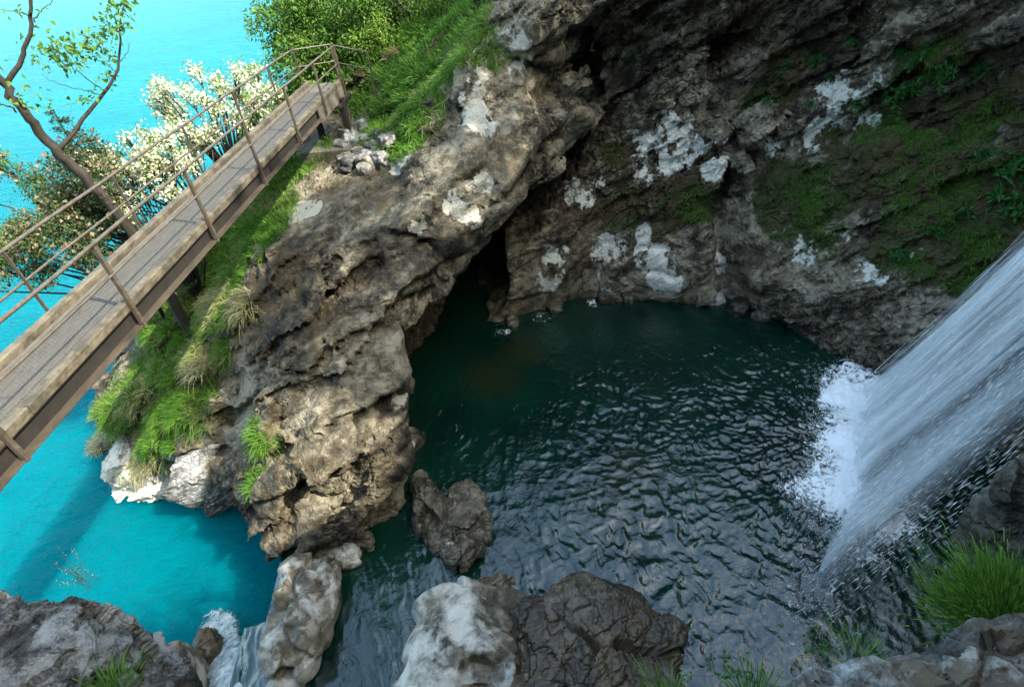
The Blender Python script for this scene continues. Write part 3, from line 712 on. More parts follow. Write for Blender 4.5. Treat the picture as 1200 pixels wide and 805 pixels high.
bA = boulder('boulder', (-5.5, 2.15, 7.75), (1.75, 1.35, 1.25), 401, M_dark, 'dark knobbly lichen-spotted boulder standing above the turquoise lake', rz=-0.3, facet=0.3, res=90, detailamp=0.8, rough=1.0)
boulder('boulder', (-1.75, 5.35, -0.05), (1.35, 1.6, 1.2), 402, M_smooth, 'water-worn boulder with white crown at the pool outlet', rz=-0.25, facet=0.4, res=80, detailamp=0.3, wet=0.3, bias=0.0, rough=0.3, moss=0.10, pale=0.55, hollows=0.3)
boulder('boulder', (0.75, 4.8, -0.2), (2.2, 2.0, 1.0), 412, M_smooth, 'broad dark wet ledgy boulder beside the white-crowned one', rz=-0.2, facet=0.75, res=100, detailamp=0.6, wet=0.6, bias=-0.42, rough=0.8, moss=0.12, hollows=0.12)
bC = boulder('boulder', (-5.85, 7.05, -0.35), (0.85, 1.45, 1.2), 403, M_smooth, 'pale scalloped boulder beside the white cascade into the lake', rz=-0.1, facet=0.35, res=60, detailamp=0.2, pale=0.40, hollows=0.42, wet=0.3, rough=0.3)
bD = boulder('boulder', (-9.15, 6.15, -1.3), (0.65, 1.15, 1.2), 404, M_smooth, 'smooth cream boulder leaning beside the foot of the cascade', rz=0.35, facet=0.2, res=50, detailamp=0.1, pale=0.5, rough=0.3)
boulder('boulder', (-9.0, 7.35, -2.1), (0.32, 0.5, 0.9), 405, M_smooth, 'dark mossy rock wedged between cascade and smooth cream boulder', rz=0.2, facet=0.4, res=36, moss=0.45, wet=0.6, bias=-0.35)
boulder('boulder', (-2.75, 9.35, -0.1), (0.42, 1.15, 0.75), 406, M_smooth, 'narrow brown slab of rock at the foot of the headland', rz=0.25, facet=0.7, res=44, detailamp=0.7, bias=-0.1, wet=0.4)
boulder('boulder', (-1.85, 9.0, -0.25), (0.68, 1.35, 0.78), 407, M_smooth, 'rounded wet brown boulder parting the current at the pool outlet', rz=0.15, facet=0.65, res=56, detailamp=0.6, wet=0.7, hollows=0.25, bias=-0.15, palespots=[((-2.2, 8.2, .3), .25)])
bF = boulder('boulder', (2.95, 0.85, 8.35), (1.55, 1.0, 0.85), 408, M_grey, 'broad grey lichen-covered boulder with brown moss below the grassy ledge', rz=0.12, facet=0.3, res=90, detailamp=0.8, moss=0.30, rough=1.0, bias=-0.06)
boulder('boulder', (5.75, 3.3, 7.6), (0.5, 0.55, 1.15), 409, M_bank, 'upright brown rock beside the grassy ledge in front of the waterfall', rz=0.3, facet=0.5, res=50, detailamp=0.7)
boulder('boulder', (-5.05, 8.55, -0.05), (0.5, 0.35, 0.4), 410, M_smooth, 'small pale wet stone under the headland by the outlet', facet=0.4, res=30, pale=0.4, detailamp=0.3)
boulder('boulder', (-1.1, 7.2, -0.1), (0.42, 0.3, 0.3), 411, M_smooth, 'small dark wet stone beside the outlet above the white-crowned boulder', facet=0.4, res=26, wet=0.7, bias=-0.3, detailamp=0.3)
boulder('boulder', (-10.3, 13.3, -1.5), (1.5, 0.9, 1.6), 413, M_grey, 'grey jointed slab of rock at the foot of the grass slope', rz=0.3, facet=0.6, res=50, detailamp=0.7, rough=0.7, bias=0.05)
boulder('boulder', (-13.7, 14.5, -2.3), (1.15, 0.8, 1.15), 414, M_grey, 'white rock at the lake edge under dry grass', rz=0.1, facet=0.5, res=56, detailamp=0.9, pale=0.6)
# pale slab-like stones along the foot of the back wall
for k, (px, py, r) in enumerate([(716, 348, .42), (738, 350, .28), (650, 362, .3), (838, 352, .36), (868, 362, .4), (600, 378, .3), (893, 372, .3)]):
    p = at(px, py, 0.1)
    boulder('stone', p + np.array([0, .1, -.05]), (r, r * .8, r * .75), 420 + k, M_smooth, ('pale wet stone at the waterline under the gorge wall' if k % 3 == 0 else 'dark wet stone at the waterline under the gorge wall'), rz=k, facet=0.5, res=16, pale=0.35 if k % 3 == 0 else 0, wet=.6, detailamp=0.2, group='stones at the foot of the gorge wall', bias=-.15)
# rubble by the bridge footing
k = 0
for px, py in [(410,158),(424,155),(417,168),(430,166),(438,176),(407,176),(421,182),(433,190),(414,194),(446,184),(428,200),(405,190),(445,158),(455,168)]:
    p, n = hit(px, py, 'head')
    if p is None: continue
    r = 0.16 + 0.14 * rng.random()
    boulder('stone', p + n * r * 0.4, (r * 1.2, r, r * .85), 440 + k, M_grey, 'pale grey rubble stone beside the bridge footing', rz=k * 1.7, facet=0.6, res=12, pale=0.25, detailamp=0.15, group='rubble stones by the bridge footing'); k += 1

# ------------------------------------------------------------------ footbridge
A0 = np.array([-5.50, 7.40, 8.86]); B0 = np.array([-4.33, 20.3, 7.98])
eu = (B0 - A0); Lb = np.linalg.norm(eu); eu /= Lb
es = np.cross(np.array([0, 0, 1.0]), eu); es /= np.linalg.norm(es)       # towards the lake side
ez = np.cross(eu, es)
UP = np.array([0, 0, 1.0])
U0, U1 = -7.4, 12.95                                                        # along the bridge
WB = 1.14                                                                  # girder to girder
fr = (A0, eu, es, ez)
def bp(u, s, z): return A0 + eu * u + es * s + ez * z
bridge = empty('footbridge', tuple(bp(U1, WB / 2, 0)), label='narrow timber and steel footbridge with pipe railings over the outlet', category='bridge')
bl = Vector(bridge.location)
def bpart(mb, name, m, smooth=False, parent=None, **kw):
    o = mb.build(name, m, None, smooth, **kw); o.data.transform(Matrix.Translation(-bl)) ; o.parent = parent or bridge
    return o
for s0 in (0.0, WB):
    sg = 1 if s0 == 0 else -1
    gmb = MB(); gmb.box(fr, (U0, s0 + sg * 0.07 - 0.012, 0.02), (U1 - 3.0, s0 + sg * 0.07 + 0.012, 0.262), 0.002)
    gmb.box(fr, (U0, s0 + sg * 0.07 - 0.07, 0.262), (U1 - 3.0, s0 + sg * 0.07 + 0.07, 0.28), 0.003)
    gd = bpart(gmb, 'girder', M_gird)
    bpart(MB().box(fr, (U0, s0 - 0.075 * sg - (0.16 if sg < 0 else 0) , 0.0), (U1 - 2.9, s0 - 0.075 * sg + (0.16 if sg > 0 else 0), 0.02), 0.003), 'flange', M_flng, parent=gd)
    # kerb in four lengths of timber
    cuts = [U0, -2.2, 2.9, 7.6, U1]
    for a, b in zip(cuts[:-1], cuts[1:]):
        bpart(MB().box(fr, (a + 0.006, s0 + sg * 0.05 - 0.07, 0.284), (b - 0.006, s0 + sg * 0.05 + 0.07, 0.43), 0.014), 'kerb', M_kerb)
    # fascia board covering the end bay
    bpart(MB().box(fr, (U1 - 2.95, s0 + sg * 0.005 - 0.02, -0.10), (U1 - 0.01, s0 + sg * 0.005 + 0.02, 0.279), 0.006), 'fascia_board', M_conc)
# deck boards run lengthwise, two lengths each
nb = 5; w0 = 0.13; w1 = WB - 0.13; bw = (w1 - w0) / nb
for k in range(nb):
    for a, b in ((U0, -1.9 + 0.5 * (k % 2)), (-1.9 + 0.5 * (k % 2), 4.4 - 0.6 * (k % 2)), (4.4 - 0.6 * (k % 2), 9.0 + 0.5 * (k % 2)), (9.0 + 0.5 * (k % 2), U1)):
        dz = 0.004 * math.sin(k * 2.3 + a)
        bpart(MB().box(fr, (a + 0.004, w0 + k * bw + 0.005, 0.285 + dz), (b - 0.004, w0 + (k + 1) * bw - 0.005, 0.325 + dz), 0.005), 'deck_board', M_plank)
# anti-slip wire netting on the boards
Vw_, Fw_ = [], []; nw = 0
def strip(a, b, w, z, out):
    d = b - a; L = np.hypot(*d); nrm = np.array([-d[1], d[0]]) / L * w / 2
    out.append([bp(*(a - nrm), z), bp(*(b - nrm), z), bp(*(b + nrm), z), bp(*(a + nrm), z)])
st = []; pitch = 0.062; ua, ub = -5.0, 11.6; sa, sb = w0 + 0.03, w1 - bw - 0.01
for u in np.arange(ua, ub, pitch):
    for sgn in (1, -1):
        n_seg = 1
        du = (sb - sa) * 0.62
        a = np.array([u, sa if sgn > 0 else sb]); b = np.array([u + du, sb if sgn > 0 else sa])
        strip(a, b, 0.008, 0.334 + (0.001 if sgn > 0 else 0), st)
st = np.array(st).reshape(-1, 3)
me = mesh_np('wire_netting', st - np.array(bl), np.arange(len(st)).reshape(-1, 4), [M_wire], smooth=False)
link('wire_netting', me, bridge, kind='stuff')
# cross beams under the deck
for u in np.arange(-5.0, U1 - 3.1, 1.7):
    bpart(MB().box(fr, (u - 0.04, 0.085, 0.14), (u + 0.04, WB - 0.085, 0.26), 0.004), 'cross_beam', M_gird)
# railings
post_u = [-5.3, -2.65, 0.0, 2.70, 5.35, 8.0, 10.5, 12.75]
HR = 1.40
for s0 in (0.0, WB):
    sg = 1 if s0 == 0 else -1
    so_ = s0 - sg * 0.085
    for u in post_u:
        fp = (bp(u, so_, 0), eu, es, UP)
        zb = -0.015 if sg > 0 else 0.03
        mb = MB().box(fp, (-0.03, -0.006, zb), (0.03, 0.006, HR), 0.002)
        mb.box(fp, (-0.03, 0.006 if sg > 0 else -0.05, zb), (-0.018, 0.05 if sg > 0 else -0.006, HR), 0.002)
        po = bpart(mb, 'post', M_steel)
        for zz_ in (0.1, 0.2): bpart(MB().tube([bp(u, so_ - sg * 0.018, zz_), bp(u, so_ + sg * 0.03, zz_)], 0.014, 6), 'bolt', M_steel, parent=po)
    for hz_, nm, r in ((HR + 0.015, 'handrail', 0.026), (0.92, 'mid_rail', 0.019)):
        pts = [A0 + eu * u + es * (so_ - sg * 0.0) + UP * (hz_ + 0.006 * math.sin(u * 1.9)) for u in np.linspace(U0, 12.8, 40)]
        bpart(MB().tube(pts, r, 8), nm, M_steel, True)
# supports at the far end: two raking legs on a concrete footing
zft = 6.62
for s0 in (0.12, WB - 0.12):
    a = bp(U1 - 0.9, s0, -0.02); b = a + np.array([0.15, 0.1, zft - a[2]])
    fl = (b, eu, es, UP)
    bpart(MB().box(fl, (-0.09, -0.09, 0), (0.09, 0.09, a[2] - zft + 0.02), 0.01), 'support_leg', M_gird)
bpart(MB().tube([bp(U1 - 0.1, 0.0, -0.1), bp(U1 - 0.45, -0.02, -1.2)], 0.05, 8), 'brace', M_steel)
bpart(MB().box(fr, (U1 - 1.2, -0.1, -0.22), (U1 + 0.25, WB + 0.1, -0.105), 0.01), 'bearing_beam', M_gird)
ft = empty('concrete_footing', tuple(bp(U1 - 2.0, 0.5, -1.3)), label='stained concrete footing block under the far end of the footbridge', category='footing')
ftl = Vector(ft.location)
ff_ = (bp(U1 - 0.55, 0.25, -1.25), eu, es, UP)
for nm, lo, hi in (('base_block', (-1.3, -0.75, -0.9), (0.7, 1.1, 0.02)), ('wing_block', (0.706, -0.75, -0.9), (1.3, -0.1, -0.12))):
    o = MB().box(ff_, lo, hi, 0.03).build(nm, M_conc, None); o.data.transform(Matrix.Translation(-ftl)); o.parent = ft
# path railing beyond the bridge
rl = empty('path_railing', tuple(bp(U1 + 0.8, -0.4, 0.3)), label='thin steel path railing turning off beyond the footbridge end', category='railing')
rll = Vector(rl.location)
p0 = bp(12.8, -0.085, 0); p1 = bp(12.8, WB + 0.085, 0)
pr = [p0, p0 + np.array([0.95, -0.15, -0.25])]
pr2 = [p1, p1 + np.array([1.0, 0.75, -0.15])]
for pl in (pr, pr2):
    for hz_, r in ((HR + 0.0, 0.022), (0.9, 0.016)):
        o = MB().tube([p + UP * hz_ for p in pl], r, 6).build('rail', M_steel); o.data.transform(Matrix.Translation(-rll)); o.parent = rl
    for p in pl[1:]:
        o = MB().box((p, eu, es, UP), (-0.025, -0.025, -0.4), (0.025, 0.025, HR), 0.003).build('post', M_steel); o.data.transform(Matrix.Translation(-rll)); o.parent = rl

# ------------------------------------------------------------------ waterfall
m, nt, b, out = mat('falling_water'); g = G(nt)
uvn = g.n('ShaderNodeUVMap'); uvn.uv_map = 'UVMap'
s1 = g.noise(1.0, 3, 0.55, vec=g.scale(uvn.outputs[0], (26, 1.5, 1)), dist=0.35)
s2 = g.noise(1.0, 5, 0.65, vec=g.scale(uvn.outputs[0], (8, 1.5, 1)), dist=0.8)
al = g.math('ADD', g.math('MULTIPLY', s1, 0.9), g.math('MULTIPLY', s2, 0.8))
al = g.math('ADD', al, g.math('SUBTRACT', g.attr('dens'), 0.85))
al = g.ramp(al, [(0.26, 0.0), (0.86, 0.98)])
b.inputs['Base Color'].default_value = (0.90, 0.95, 0.95, 1); b.inputs['Roughness'].default_value = 0.35
tl = nt.nodes.new('ShaderNodeBsdfTranslucent'); tl.inputs[0].default_value = (0.90, 0.95, 0.95, 1)
mx0 = nt.nodes.new('ShaderNodeMixShader'); mx0.inputs[0].default_value = 0.2
nt.links.new(b.outputs[0], mx0.inputs[1]); nt.links.new(tl.outputs[0], mx0.inputs[2])
tp = nt.nodes.new('ShaderNodeBsdfTransparent'); mx1 = nt.nodes.new('ShaderNodeMixShader')
nt.links.new(al, mx1.inputs[0]); nt.links.new(tp.outputs[0], mx1.inputs[1]); nt.links.new(mx0.outputs[0], mx1.inputs[2]); nt.links.new(mx1.outputs[0], out.inputs[0])
nt.links.new(g.bump(s1, 0.8, 0.08), b.inputs['Normal'])
M_fall = m
m, nt, b, out = mat('water_drops')
b.inputs['Base Color'].default_value = (0.90, 0.95, 0.95, 1); b.inputs['Roughness'].default_value = 0.25
tl = nt.nodes.new('ShaderNodeBsdfTranslucent'); tl.inputs[0].default_value = (0.90, 0.95, 0.95, 1)
mx0 = nt.nodes.new('ShaderNodeMixShader'); mx0.inputs[0].default_value = 0.25
nt.links.new(b.outputs[0], mx0.inputs[1]); nt.links.new(tl.outputs[0], mx0.inputs[2]); nt.links.new(mx0.outputs[0], out.inputs[0])
M_drop = m
LND = [np.array([10.7, 12.2]), np.array([9.6, 10.6]), np.array([8.35, 8.4]), np.array([6.9, 6.9]), np.array([5.4, 5.5])]
def lnd(t):
    t = np.clip(np.asarray(t, float), 0, 1) * 4; i = np.minimum(t.astype(int), 3); f = t - i
    L = np.array(LND); return L[i] * (1 - f)[..., None] + L[i + 1] * f[..., None]
def traj(t, z, sprd=0.0):
    """point of the fall: t across (0 far edge .. 1 near edge), z height"""
    q = lnd(t); zz = np.asarray(z, float)
    dx = 0.66 * zz - 0.012 * zz ** 2; 
    dx = dx * (1 + sprd); dy = 0.02 * zz + 0.14 * zz * np.clip(np.asarray(t) - 0.35, 0, 1)
    return np.stack([q[..., 0] + dx, q[..., 1] + dy, zz], -1)
m, nt, b, out = mat('spray_mist'); g = G(nt)
uvn = g.n('ShaderNodeUVMap'); uvn.uv_map = 'UVMap'
al = g.math('MULTIPLY', g.ramp(g.noise(1.0, 4, 0.6, vec=g.scale(uvn.outputs[0], (7, 3.0, 1)), dist=0.8), [(0.30, 0.05), (0.70, 0.55)]), g.attr('dens'))
b.inputs['Base Color'].default_value = (0.88, 0.94, 0.95, 1); b.inputs['Roughness'].default_value = 0.9; b.inputs['Specular IOR Level'].default_value = 0
tl = nt.nodes.new('ShaderNodeBsdfTranslucent'); tl.inputs[0].default_value = (0.88, 0.94, 0.95, 1)
mx0 = nt.nodes.new('ShaderNodeMixShader'); mx0.inputs[0].default_value = 0.4
nt.links.new(b.outputs[0], mx0.inputs[1]); nt.links.new(tl.outputs[0], mx0.inputs[2])
tp = nt.nodes.new('ShaderNodeBsdfTransparent'); mx1 = nt.nodes.new('ShaderNodeMixShader')
nt.links.new(al, mx1.inputs[0]); nt.links.new(tp.outputs[0], mx1.inputs[1]); nt.links.new(mx0.outputs[0], mx1.inputs[2]); nt.links.new(mx1.outputs[0], out.inputs[0])
M_mist = m
fall = empty('waterfall', (9.0, 10.0, 0.0), kind='structure')
flo = np.array([9.0, 10.0, 0.0])
def fall_sheet(t0, t1, off, dens, seed, name='water_sheet', mist=False):
    nu, nv = 120, 110
    T, Z = np.meshgrid(np.linspace(t0, t1, nu), np.linspace(-0.05, 9.5, nv), indexing='ij')
    P = traj(T.ravel(), Z.ravel())
    q = np.stack([T.ravel() * 26, Z.ravel() * 0.28, np.full(T.size, seed)], 1)
    d = 0.30 * fbm(q, 1.0, 4, seed, gain=0.6) + 0.22 * fbm(q, 4.0, 2, seed + 3)
    P[:, 2] += d + off; P[:, 0] -= 0.5 * d
    me = mesh_np(name, P - flo, gridF(nu, nv), [M_mist if mist else M_fall])
    uv = me.uv_layers.new(name='UVMap'); li = np.empty(len(me.loops), np.int32); me.loops.foreach_get('vertex_index', li)
    uvd = np.stack([T.ravel() * 1.0 + seed, Z.ravel() / 9.5], 1)[li]; uv.data.foreach_set('uv', uvd.astype(np.float32).ravel())
    e = np.minimum(sstep(t0, t0 + 0.05, T), sstep(t1, t1 - 0.16, T)).ravel()
    if mist:
        e = np.minimum(sstep(t0, t0 + 0.22, T), sstep(t1, t1 - 0.38, T)).ravel(); attr(me, 'dens', e * dens * (0.55 + 0.45 * sstep(5.0, 0.5, Z.ravel())))
    else:
        attr(me, 'dens', e * dens - 0.5 * (1 - e))
    return link(name, me, fall)
fall_sheet(0.0, 0.56, 0.0, 0.66, 5)
fall_sheet(0.0, 0.52, 0.25, 0.42, 6)
fall_sheet(0.04, 0.48, 0.5, 0.42, 7)
fall_sheet(0.42, 0.94, 0.05, 0.10, 8)
for sd_, (a_, b_, o_, d_) in enumerate([(0.28, 0.9, 0.7, 0.55), (0.36, 1.0, 0.35, 1.1), (0.42, 1.05, 1.1, 0.9), (0.48, 1.1, 0.7, 0.9)]): fall_sheet(a_, b_, o_, d_, 20 + sd_, 'spray_mist', True)
def strands(n, t0, t1, zmax, L, w, seed, spread, pw=1.0):
    r = np.random.default_rng(seed)
    t = t0 + (t1 - t0) * r.random(n) ** pw; z = r.random(n) ** 0.9 * zmax; l = L * r.uniform(0.4, 1.6, n)
    off = r.normal(size=(n, 3)) * spread
    V = []
    P0 = traj(t, z + l) + off; P1 = traj(t, z + 0.5 * l) + off; P2 = traj(t, np.maximum(z, -0.02)) + off
    sd = np.cross(P0 - P2, r.normal(size=(n, 3))); sd /= np.linalg.norm(sd, axis=1, keepdims=True)
    ww = (w * r.uniform(0.5, 1.6, n))[:, None]
    sd2 = np.cross(P0 - P2, sd); sd2 /= np.linalg.norm(sd2, axis=1, keepdims=True)
    V = np.stack([P0, P1 + sd * ww, P1 - 0.5 * sd * ww + .87 * sd2 * ww, P1 - 0.5 * sd * ww - .87 * sd2 * ww, P2], 1).reshape(-1, 3)
    o = np.arange(n)[:, None] * 5
    F = np.concatenate([o + np.array([q]) for q in ([0, 1, 2], [0, 2, 3], [0, 3, 1], [4, 2, 1], [4, 3, 2], [4, 1, 3])])
    return V, F
Vs, Fs, n0 = [], [], 0
for a in (strands(500, 0.0, 0.5, 7.5, 2.2, 0.006, 1, 0.16), strands(3000, 0.42, 1.0, 6.0, 0.17, 0.005, 2, 0.42, 1.6), strands(200, -.01, 0.05, 6, 1.2, 0.005, 3, 0.12)):
    Vs.append(a[0]); Fs.append(a[1] + n0); n0 += len(a[0])
V = np.concatenate(Vs); F = np.concatenate(Fs)
link('water_strands', mesh_np('water_strands', V - flo, F, [M_drop]), fall, kind='stuff')
# splash thrown up where the fall lands
r = np.random.default_rng(91)
def drops(P, s):
    n = len(P); o = np.array([[1, 0, 0], [-1, 0, 0], [0, 1, 0], [0, -1, 0], [0, 0, 1], [0, 0, -1.0]])
    V = (P[:, None, :] + o[None] * s[:, None, None]).reshape(-1, 3)
    f = np.array([[0, 2, 4], [2, 1, 4], [1, 3, 4], [3, 0, 4], [2, 0, 5], [1, 2, 5], [3, 1, 5], [0, 3, 5]])
    return V, (np.arange(n)[:, None, None] * 6 + f[None]).reshape(-1, 3)
n = 9000
t = r.random(n) ** 0.8 * 0.62; q = lnd(t); rad_ = np.abs(r.normal(size=n)) * 0.75; an = r.normal(size=n) * 0.8 + math.pi
hgt_ = np.abs(r.normal(size=n)) * 0.30 * np.exp(-rad_ * 0.4)
P = np.stack([q[:, 0] + np.cos(an) * rad_, q[:, 1] + np.sin(an) * rad_, 0.03 + hgt_], 1)
n2 = 1400
t = 0.5 + 0.5 * r.random(n2); q = lnd(t)
P2 = np.stack([q[:, 0] + r.normal(size=n2) * 0.55, q[:, 1] + r.normal(size=n2) * 0.5, 0.03 + np.abs(r.normal(size=n2)) * 0.5], 1)
P = np.concatenate([P, P2])
V, F = drops(P, r.uniform(0.003, 0.012, len(P)))
link('splash', mesh_np('splash', V - flo, F, [M_drop]), fall, kind='stuff')

# cascade from the outlet down to the lake
path = np.array([[-5.8, 5.3, -0.15], [-6.7, 5.3, -0.35], [-7.4, 5.9, -0.65], [-8.0, 6.6, -1.1], [-8.6, 7.3, -1.7], [-9.3, 8.2, -2.4], [-9.9, 8.95, -2.85], [-10.3, 9.45, -2.97]])
tt = np.linspace(0, len(path) - 1, 90); i = np.minimum(tt.astype(int), len(path) - 2); f = (tt - i)[:, None]; f = f
pc_ = path[i] * (1 - f) + path[i + 1] * f
for _ in range(6): pc_[1:-1] = 0.25 * pc_[:-2] + 0.5 * pc_[1:-1] + 0.25 * pc_[2:]
T = np.gradient(pc_, axis=0); T /= np.linalg.norm(T, axis=1, keepdims=True); sd = np.cross(T, UP); sd /= np.linalg.norm(sd, axis=1, keepdims=True)
nu = 36; uu = np.linspace(-1, 1, nu)
wd = 0.50 + 0.30 * np.linspace(0, 1, 90) + 0.10 * np.sin(np.linspace(0, 9, 90))
P = (pc_[:, None, :] + sd[:, None, :] * (uu[None, :, None] * wd[:, None, None])).reshape(-1, 3)
P[:, 2] += 0.16 * fbm(P, 0.35, 4, 600, gain=0.6) + 0.10 * np.tile(1 - uu ** 2, 90)
m, nt, b, out = mat('cascade_water'); g = G(nt)
fo = g.ramp(g.math('ADD', g.noise(3.2, 8, 0.74, dist=1.2), g.attr('foam')), [(0.46, 0.0), (0.78, 1.0)])
tp_ = nt.nodes.new('ShaderNodeBsdfTransparent'); mxc = nt.nodes.new('ShaderNodeMixShader')
nt.links.new(g.ramp(g.math('ADD', g.noise(4.0, 6, 0.7, dist=0.8), g.attr('edge')), [(0.42, 0.0), (0.55, 1.0)]), mxc.inputs[0]); nt.links.new(tp_.outputs[0], mxc.inputs[1]); nt.links.new(b.outputs[0], mxc.inputs[2]); nt.links.new(mxc.outputs[0], out.inputs[0])
nt.links.new(g.mix(fo, (0.010, 0.05, 0.055), (0.50, 0.55, 0.56)), b.inputs['Base Color']); nt.links.new(g.math('ADD', 0.1, g.math('MULTIPLY', fo, 0.5)), b.inputs['Roughness'])
nt.links.new(g.bump(g.noise(9, 6, 0.7), 0.8, 0.05), b.inputs['Normal'])
me = mesh_np('cascade', P, gridF(90, nu), [m]); lg = np.repeat(np.linspace(0, 1, 90), nu); attr(me, 'foam', 0.20 * sstep(0.0, 0.12, lg) - 0.05 - 0.10 * np.tile(uu ** 2, 90))
attr(me, 'edge', 0.45 - 0.65 * np.tile(np.abs(uu) ** 2, 90) * (0.4 + lg) - 0.75 * sstep(0.62, 1.0, lg))
link('cascade', me, kind='structure')

# ------------------------------------------------------------------ vegetation
def sample(V, F, w, n, seed):
    r = np.random.default_rng(seed); Q = V[F]
    ar = np.linalg.norm(np.cross(Q[:, 2] - Q[:, 0], Q[:, 3] - Q[:, 1]), axis=1) * w[F].mean(1)
    ids = np.searchsorted(np.cumsum(ar), r.random(n) * ar.sum()).clip(0, len(F) - 1)
    a, b = r.random((n, 1)), r.random((n, 1)); q = Q[ids]
    P = (q[:, 0] * (1 - a) + q[:, 1] * a) * (1 - b) + (q[:, 3] * (1 - a) + q[:, 2] * a) * b
    return P, F[ids, 0]
def grass_obj(name, P, N, L, w, m, seed, **kw):
    V, F, t = blades(P, N, L, w, seed, **{k: kw.pop(k) for k in list(kw) if k in ('lean', 'droop', 'upw')})
    me = mesh_np(name, V, F, [m], smooth=False)
    tn = np.clip(t * 0.75 + 0.45 * (fbm(V, 1.3, 3, seed + 5) * 0.8 + 0.35), 0, 1); attr(me, 'tone', tn)
    return link(name, me, **kw)
clump = sstep(-0.15, 0.25, fbm(HV, 0.7, 3, 77))
wg = np.clip(HGRASS * 1.3, 0, 1) * sstep(-0.05, 0.35, HN[:, 2]) * (0.15 + clump)
isfar = HV[:, 1] > 18.5
P, iv = sample(HV, HF, wg * ~isfar * sstep(-2.2, -1.0, HV[:, 2]), 52000, 1)
grass_obj('slope_grass', P, HN[iv], 0.34, 0.0075, M_grass, 11, kind='stuff', droop=0.8, upw=0.5, label='long drooping grass on the slope under the bridge')
P, iv = sample(HV, HF, wg * isfar, 30000, 2)
grass_obj('meadow_grass', P, HN[iv], 0.42, 0.011, M_lush, 12, kind='stuff', droop=0.5, label='bright green grass beyond the bridge end')
wst = blobs(HV, [(150, 545, 1.6), (125, 535, 1.2), (180, 550, 1.0), (110, 500, 1.0), (230, 420, .8), (170, 470, .9), (250, 350, .8), (280, 360, .6)], 'head')
P, iv = sample(HV, HF, wst * sstep(-0.3, 0.2, HN[:, 2]), 14000, 3)
grass_obj('dry_grass', P, HN[iv], 0.36, 0.007, M_straw, 13, kind='stuff', droop=0.9, upw=0.4, label='dry pale grass hanging over the lake')

def hbase(px, py, r):
    d = ray(px, py); t = r / np.hypot(d[0], d[1]); return np.array([0, 0, HC]) + d * t
def bush(name, label, cat, base, clumps, nleaf, lsize, ml, seed, group=None, bloom=0.0, mb=None, bsize=0.05, flat=0.6, stems=True, aspect=0.55):
    """clumps: (centre, radius)"""
    r = np.random.default_rng(seed)
    root = empty(name, tuple(base), label=label, category=cat)
    if group: root['group'] = group
    bs = np.array(base); Cs, outs = [], []
    wts = np.array([c[1] ** 2 for c in clumps]); wts = wts / wts.sum()
    for (c, rad), w in zip(clumps, wts):
        c = np.array(c); n = int(nleaf * w)
        # twiglet clusters spread in the shell of the clump
        nt_ = max(int(n / 14), 3)
        d = r.normal(size=(nt_, 3)); d /= np.linalg.norm(d, axis=1, keepdims=True)
        tw = c + d * (rad * r.uniform(0.25, 1.08, (nt_, 1)) ** 0.6) * np.array([1, 1, 0.85])
        tw += 0.25 * rad * np.stack([fbm(tw, rad * 0.5, 2, seed + k) for k in range(3)], 1)
        pick = r.integers(0, nt_, n)
        Cs.append(tw[pick] + r.normal(size=(n, 3)) * lsize * 1.1); outs.append(d[pick] * 0.5)
    P = np.concatenate(Cs); D = np.concatenate(outs)
    isb = r.random(len(P)) < bloom
    V, F, t = leaf_mesh(P[~isb], lsize, seed, flat, aspect, D[~isb])
    me = mesh_np('crown', V - bs, F, [ml], smooth=False); attr(me, 'tone', np.clip(0.7 * t + 0.5 * (0.35 + fbm(V, 0.8, 2, seed + 9)), 0, 1))
    cr = link('crown', me, root)
    if isb.any():
        V, F, t = leaf_mesh(P[isb], bsize, seed + 1, 0.2, 0.9, D[isb])
        me = mesh_np('blossom', V - bs, F, [mb], smooth=False); attr(me, 'tone', t); link('blossom', me, root)
    if stems:
        tm = MB()
        for c, rad in clumps:
            c = np.array(c); mid = bs * 0.5 + c * 0.5 + r.normal(size=3) * rad * 0.2; mid[2] -= 0.1 * rad
            tm.tube([bs + r.normal(size=3) * 0.05 - np.array([0, 0, .2]), mid, c], [0.05 + 0.02 * rad, 0.03, 0.012], 5)
            for _ in range(5):
                e = c + r.normal(size=3) * rad * 0.5
                tm.tube([mid * 0.3 + c * 0.7, (c + e) / 2 + r.normal(size=3) * 0.05, e], [0.014, 0.009, 0.004], 4)
        o = tm.build('trunk', M_bark, None, True); o.data.transform(Matrix.Translation(-Vector(root.location))); o.parent = root
    return root
def clm(cx, cy, r0, spread, n, seed, rad):
    """clumps scattered round the point seen at pixel (cx, cy), r0 metres away"""
    r = np.random.default_rng(seed); c = hbase(cx, cy, r0)
    return [(c + r.normal(size=3) * np.array(spread), rad * r.uniform(0.6, 1.2)) for _ in range(n)], c
def ground_at(p, which='head'):
    loc, n, i, d = SURF[which].ray_cast(Vector((p[0], p[1], 13.5 if which == 'head' else 13)), Vector((0, 0, -1)))
    return np.array(loc) if loc is not None else np.array([p[0], p[1], -3.0])

# dense tree beyond the bridge end
cl = []
for px, py, rr_, sp in [(345, 15, 25, 1.1), (385, 40, 24.5, 1.1), (400, 5, 26, 1.2), (440, 20, 23.5, 1.0), (350, 65, 23.5, .7), (415, 45, 23.5, .8), (465, 0, 24, 1.1), (335, 40, 24.5, .7), (370, -15, 27, 1.2), (385, 75, 23.5, .6)]:
    c_, _ = clm(px, py, rr_, (sp * .6, sp * .6, sp * .45), 4, px, 0.8); cl += c_
cb = ground_at(hbase(400, 30, 26.5))
bush('broadleaf_tree', 'dense round broadleaf tree behind the far end of the footbridge', 'tree', cb, cl, 24000, 0.14, M_leaf, 51)
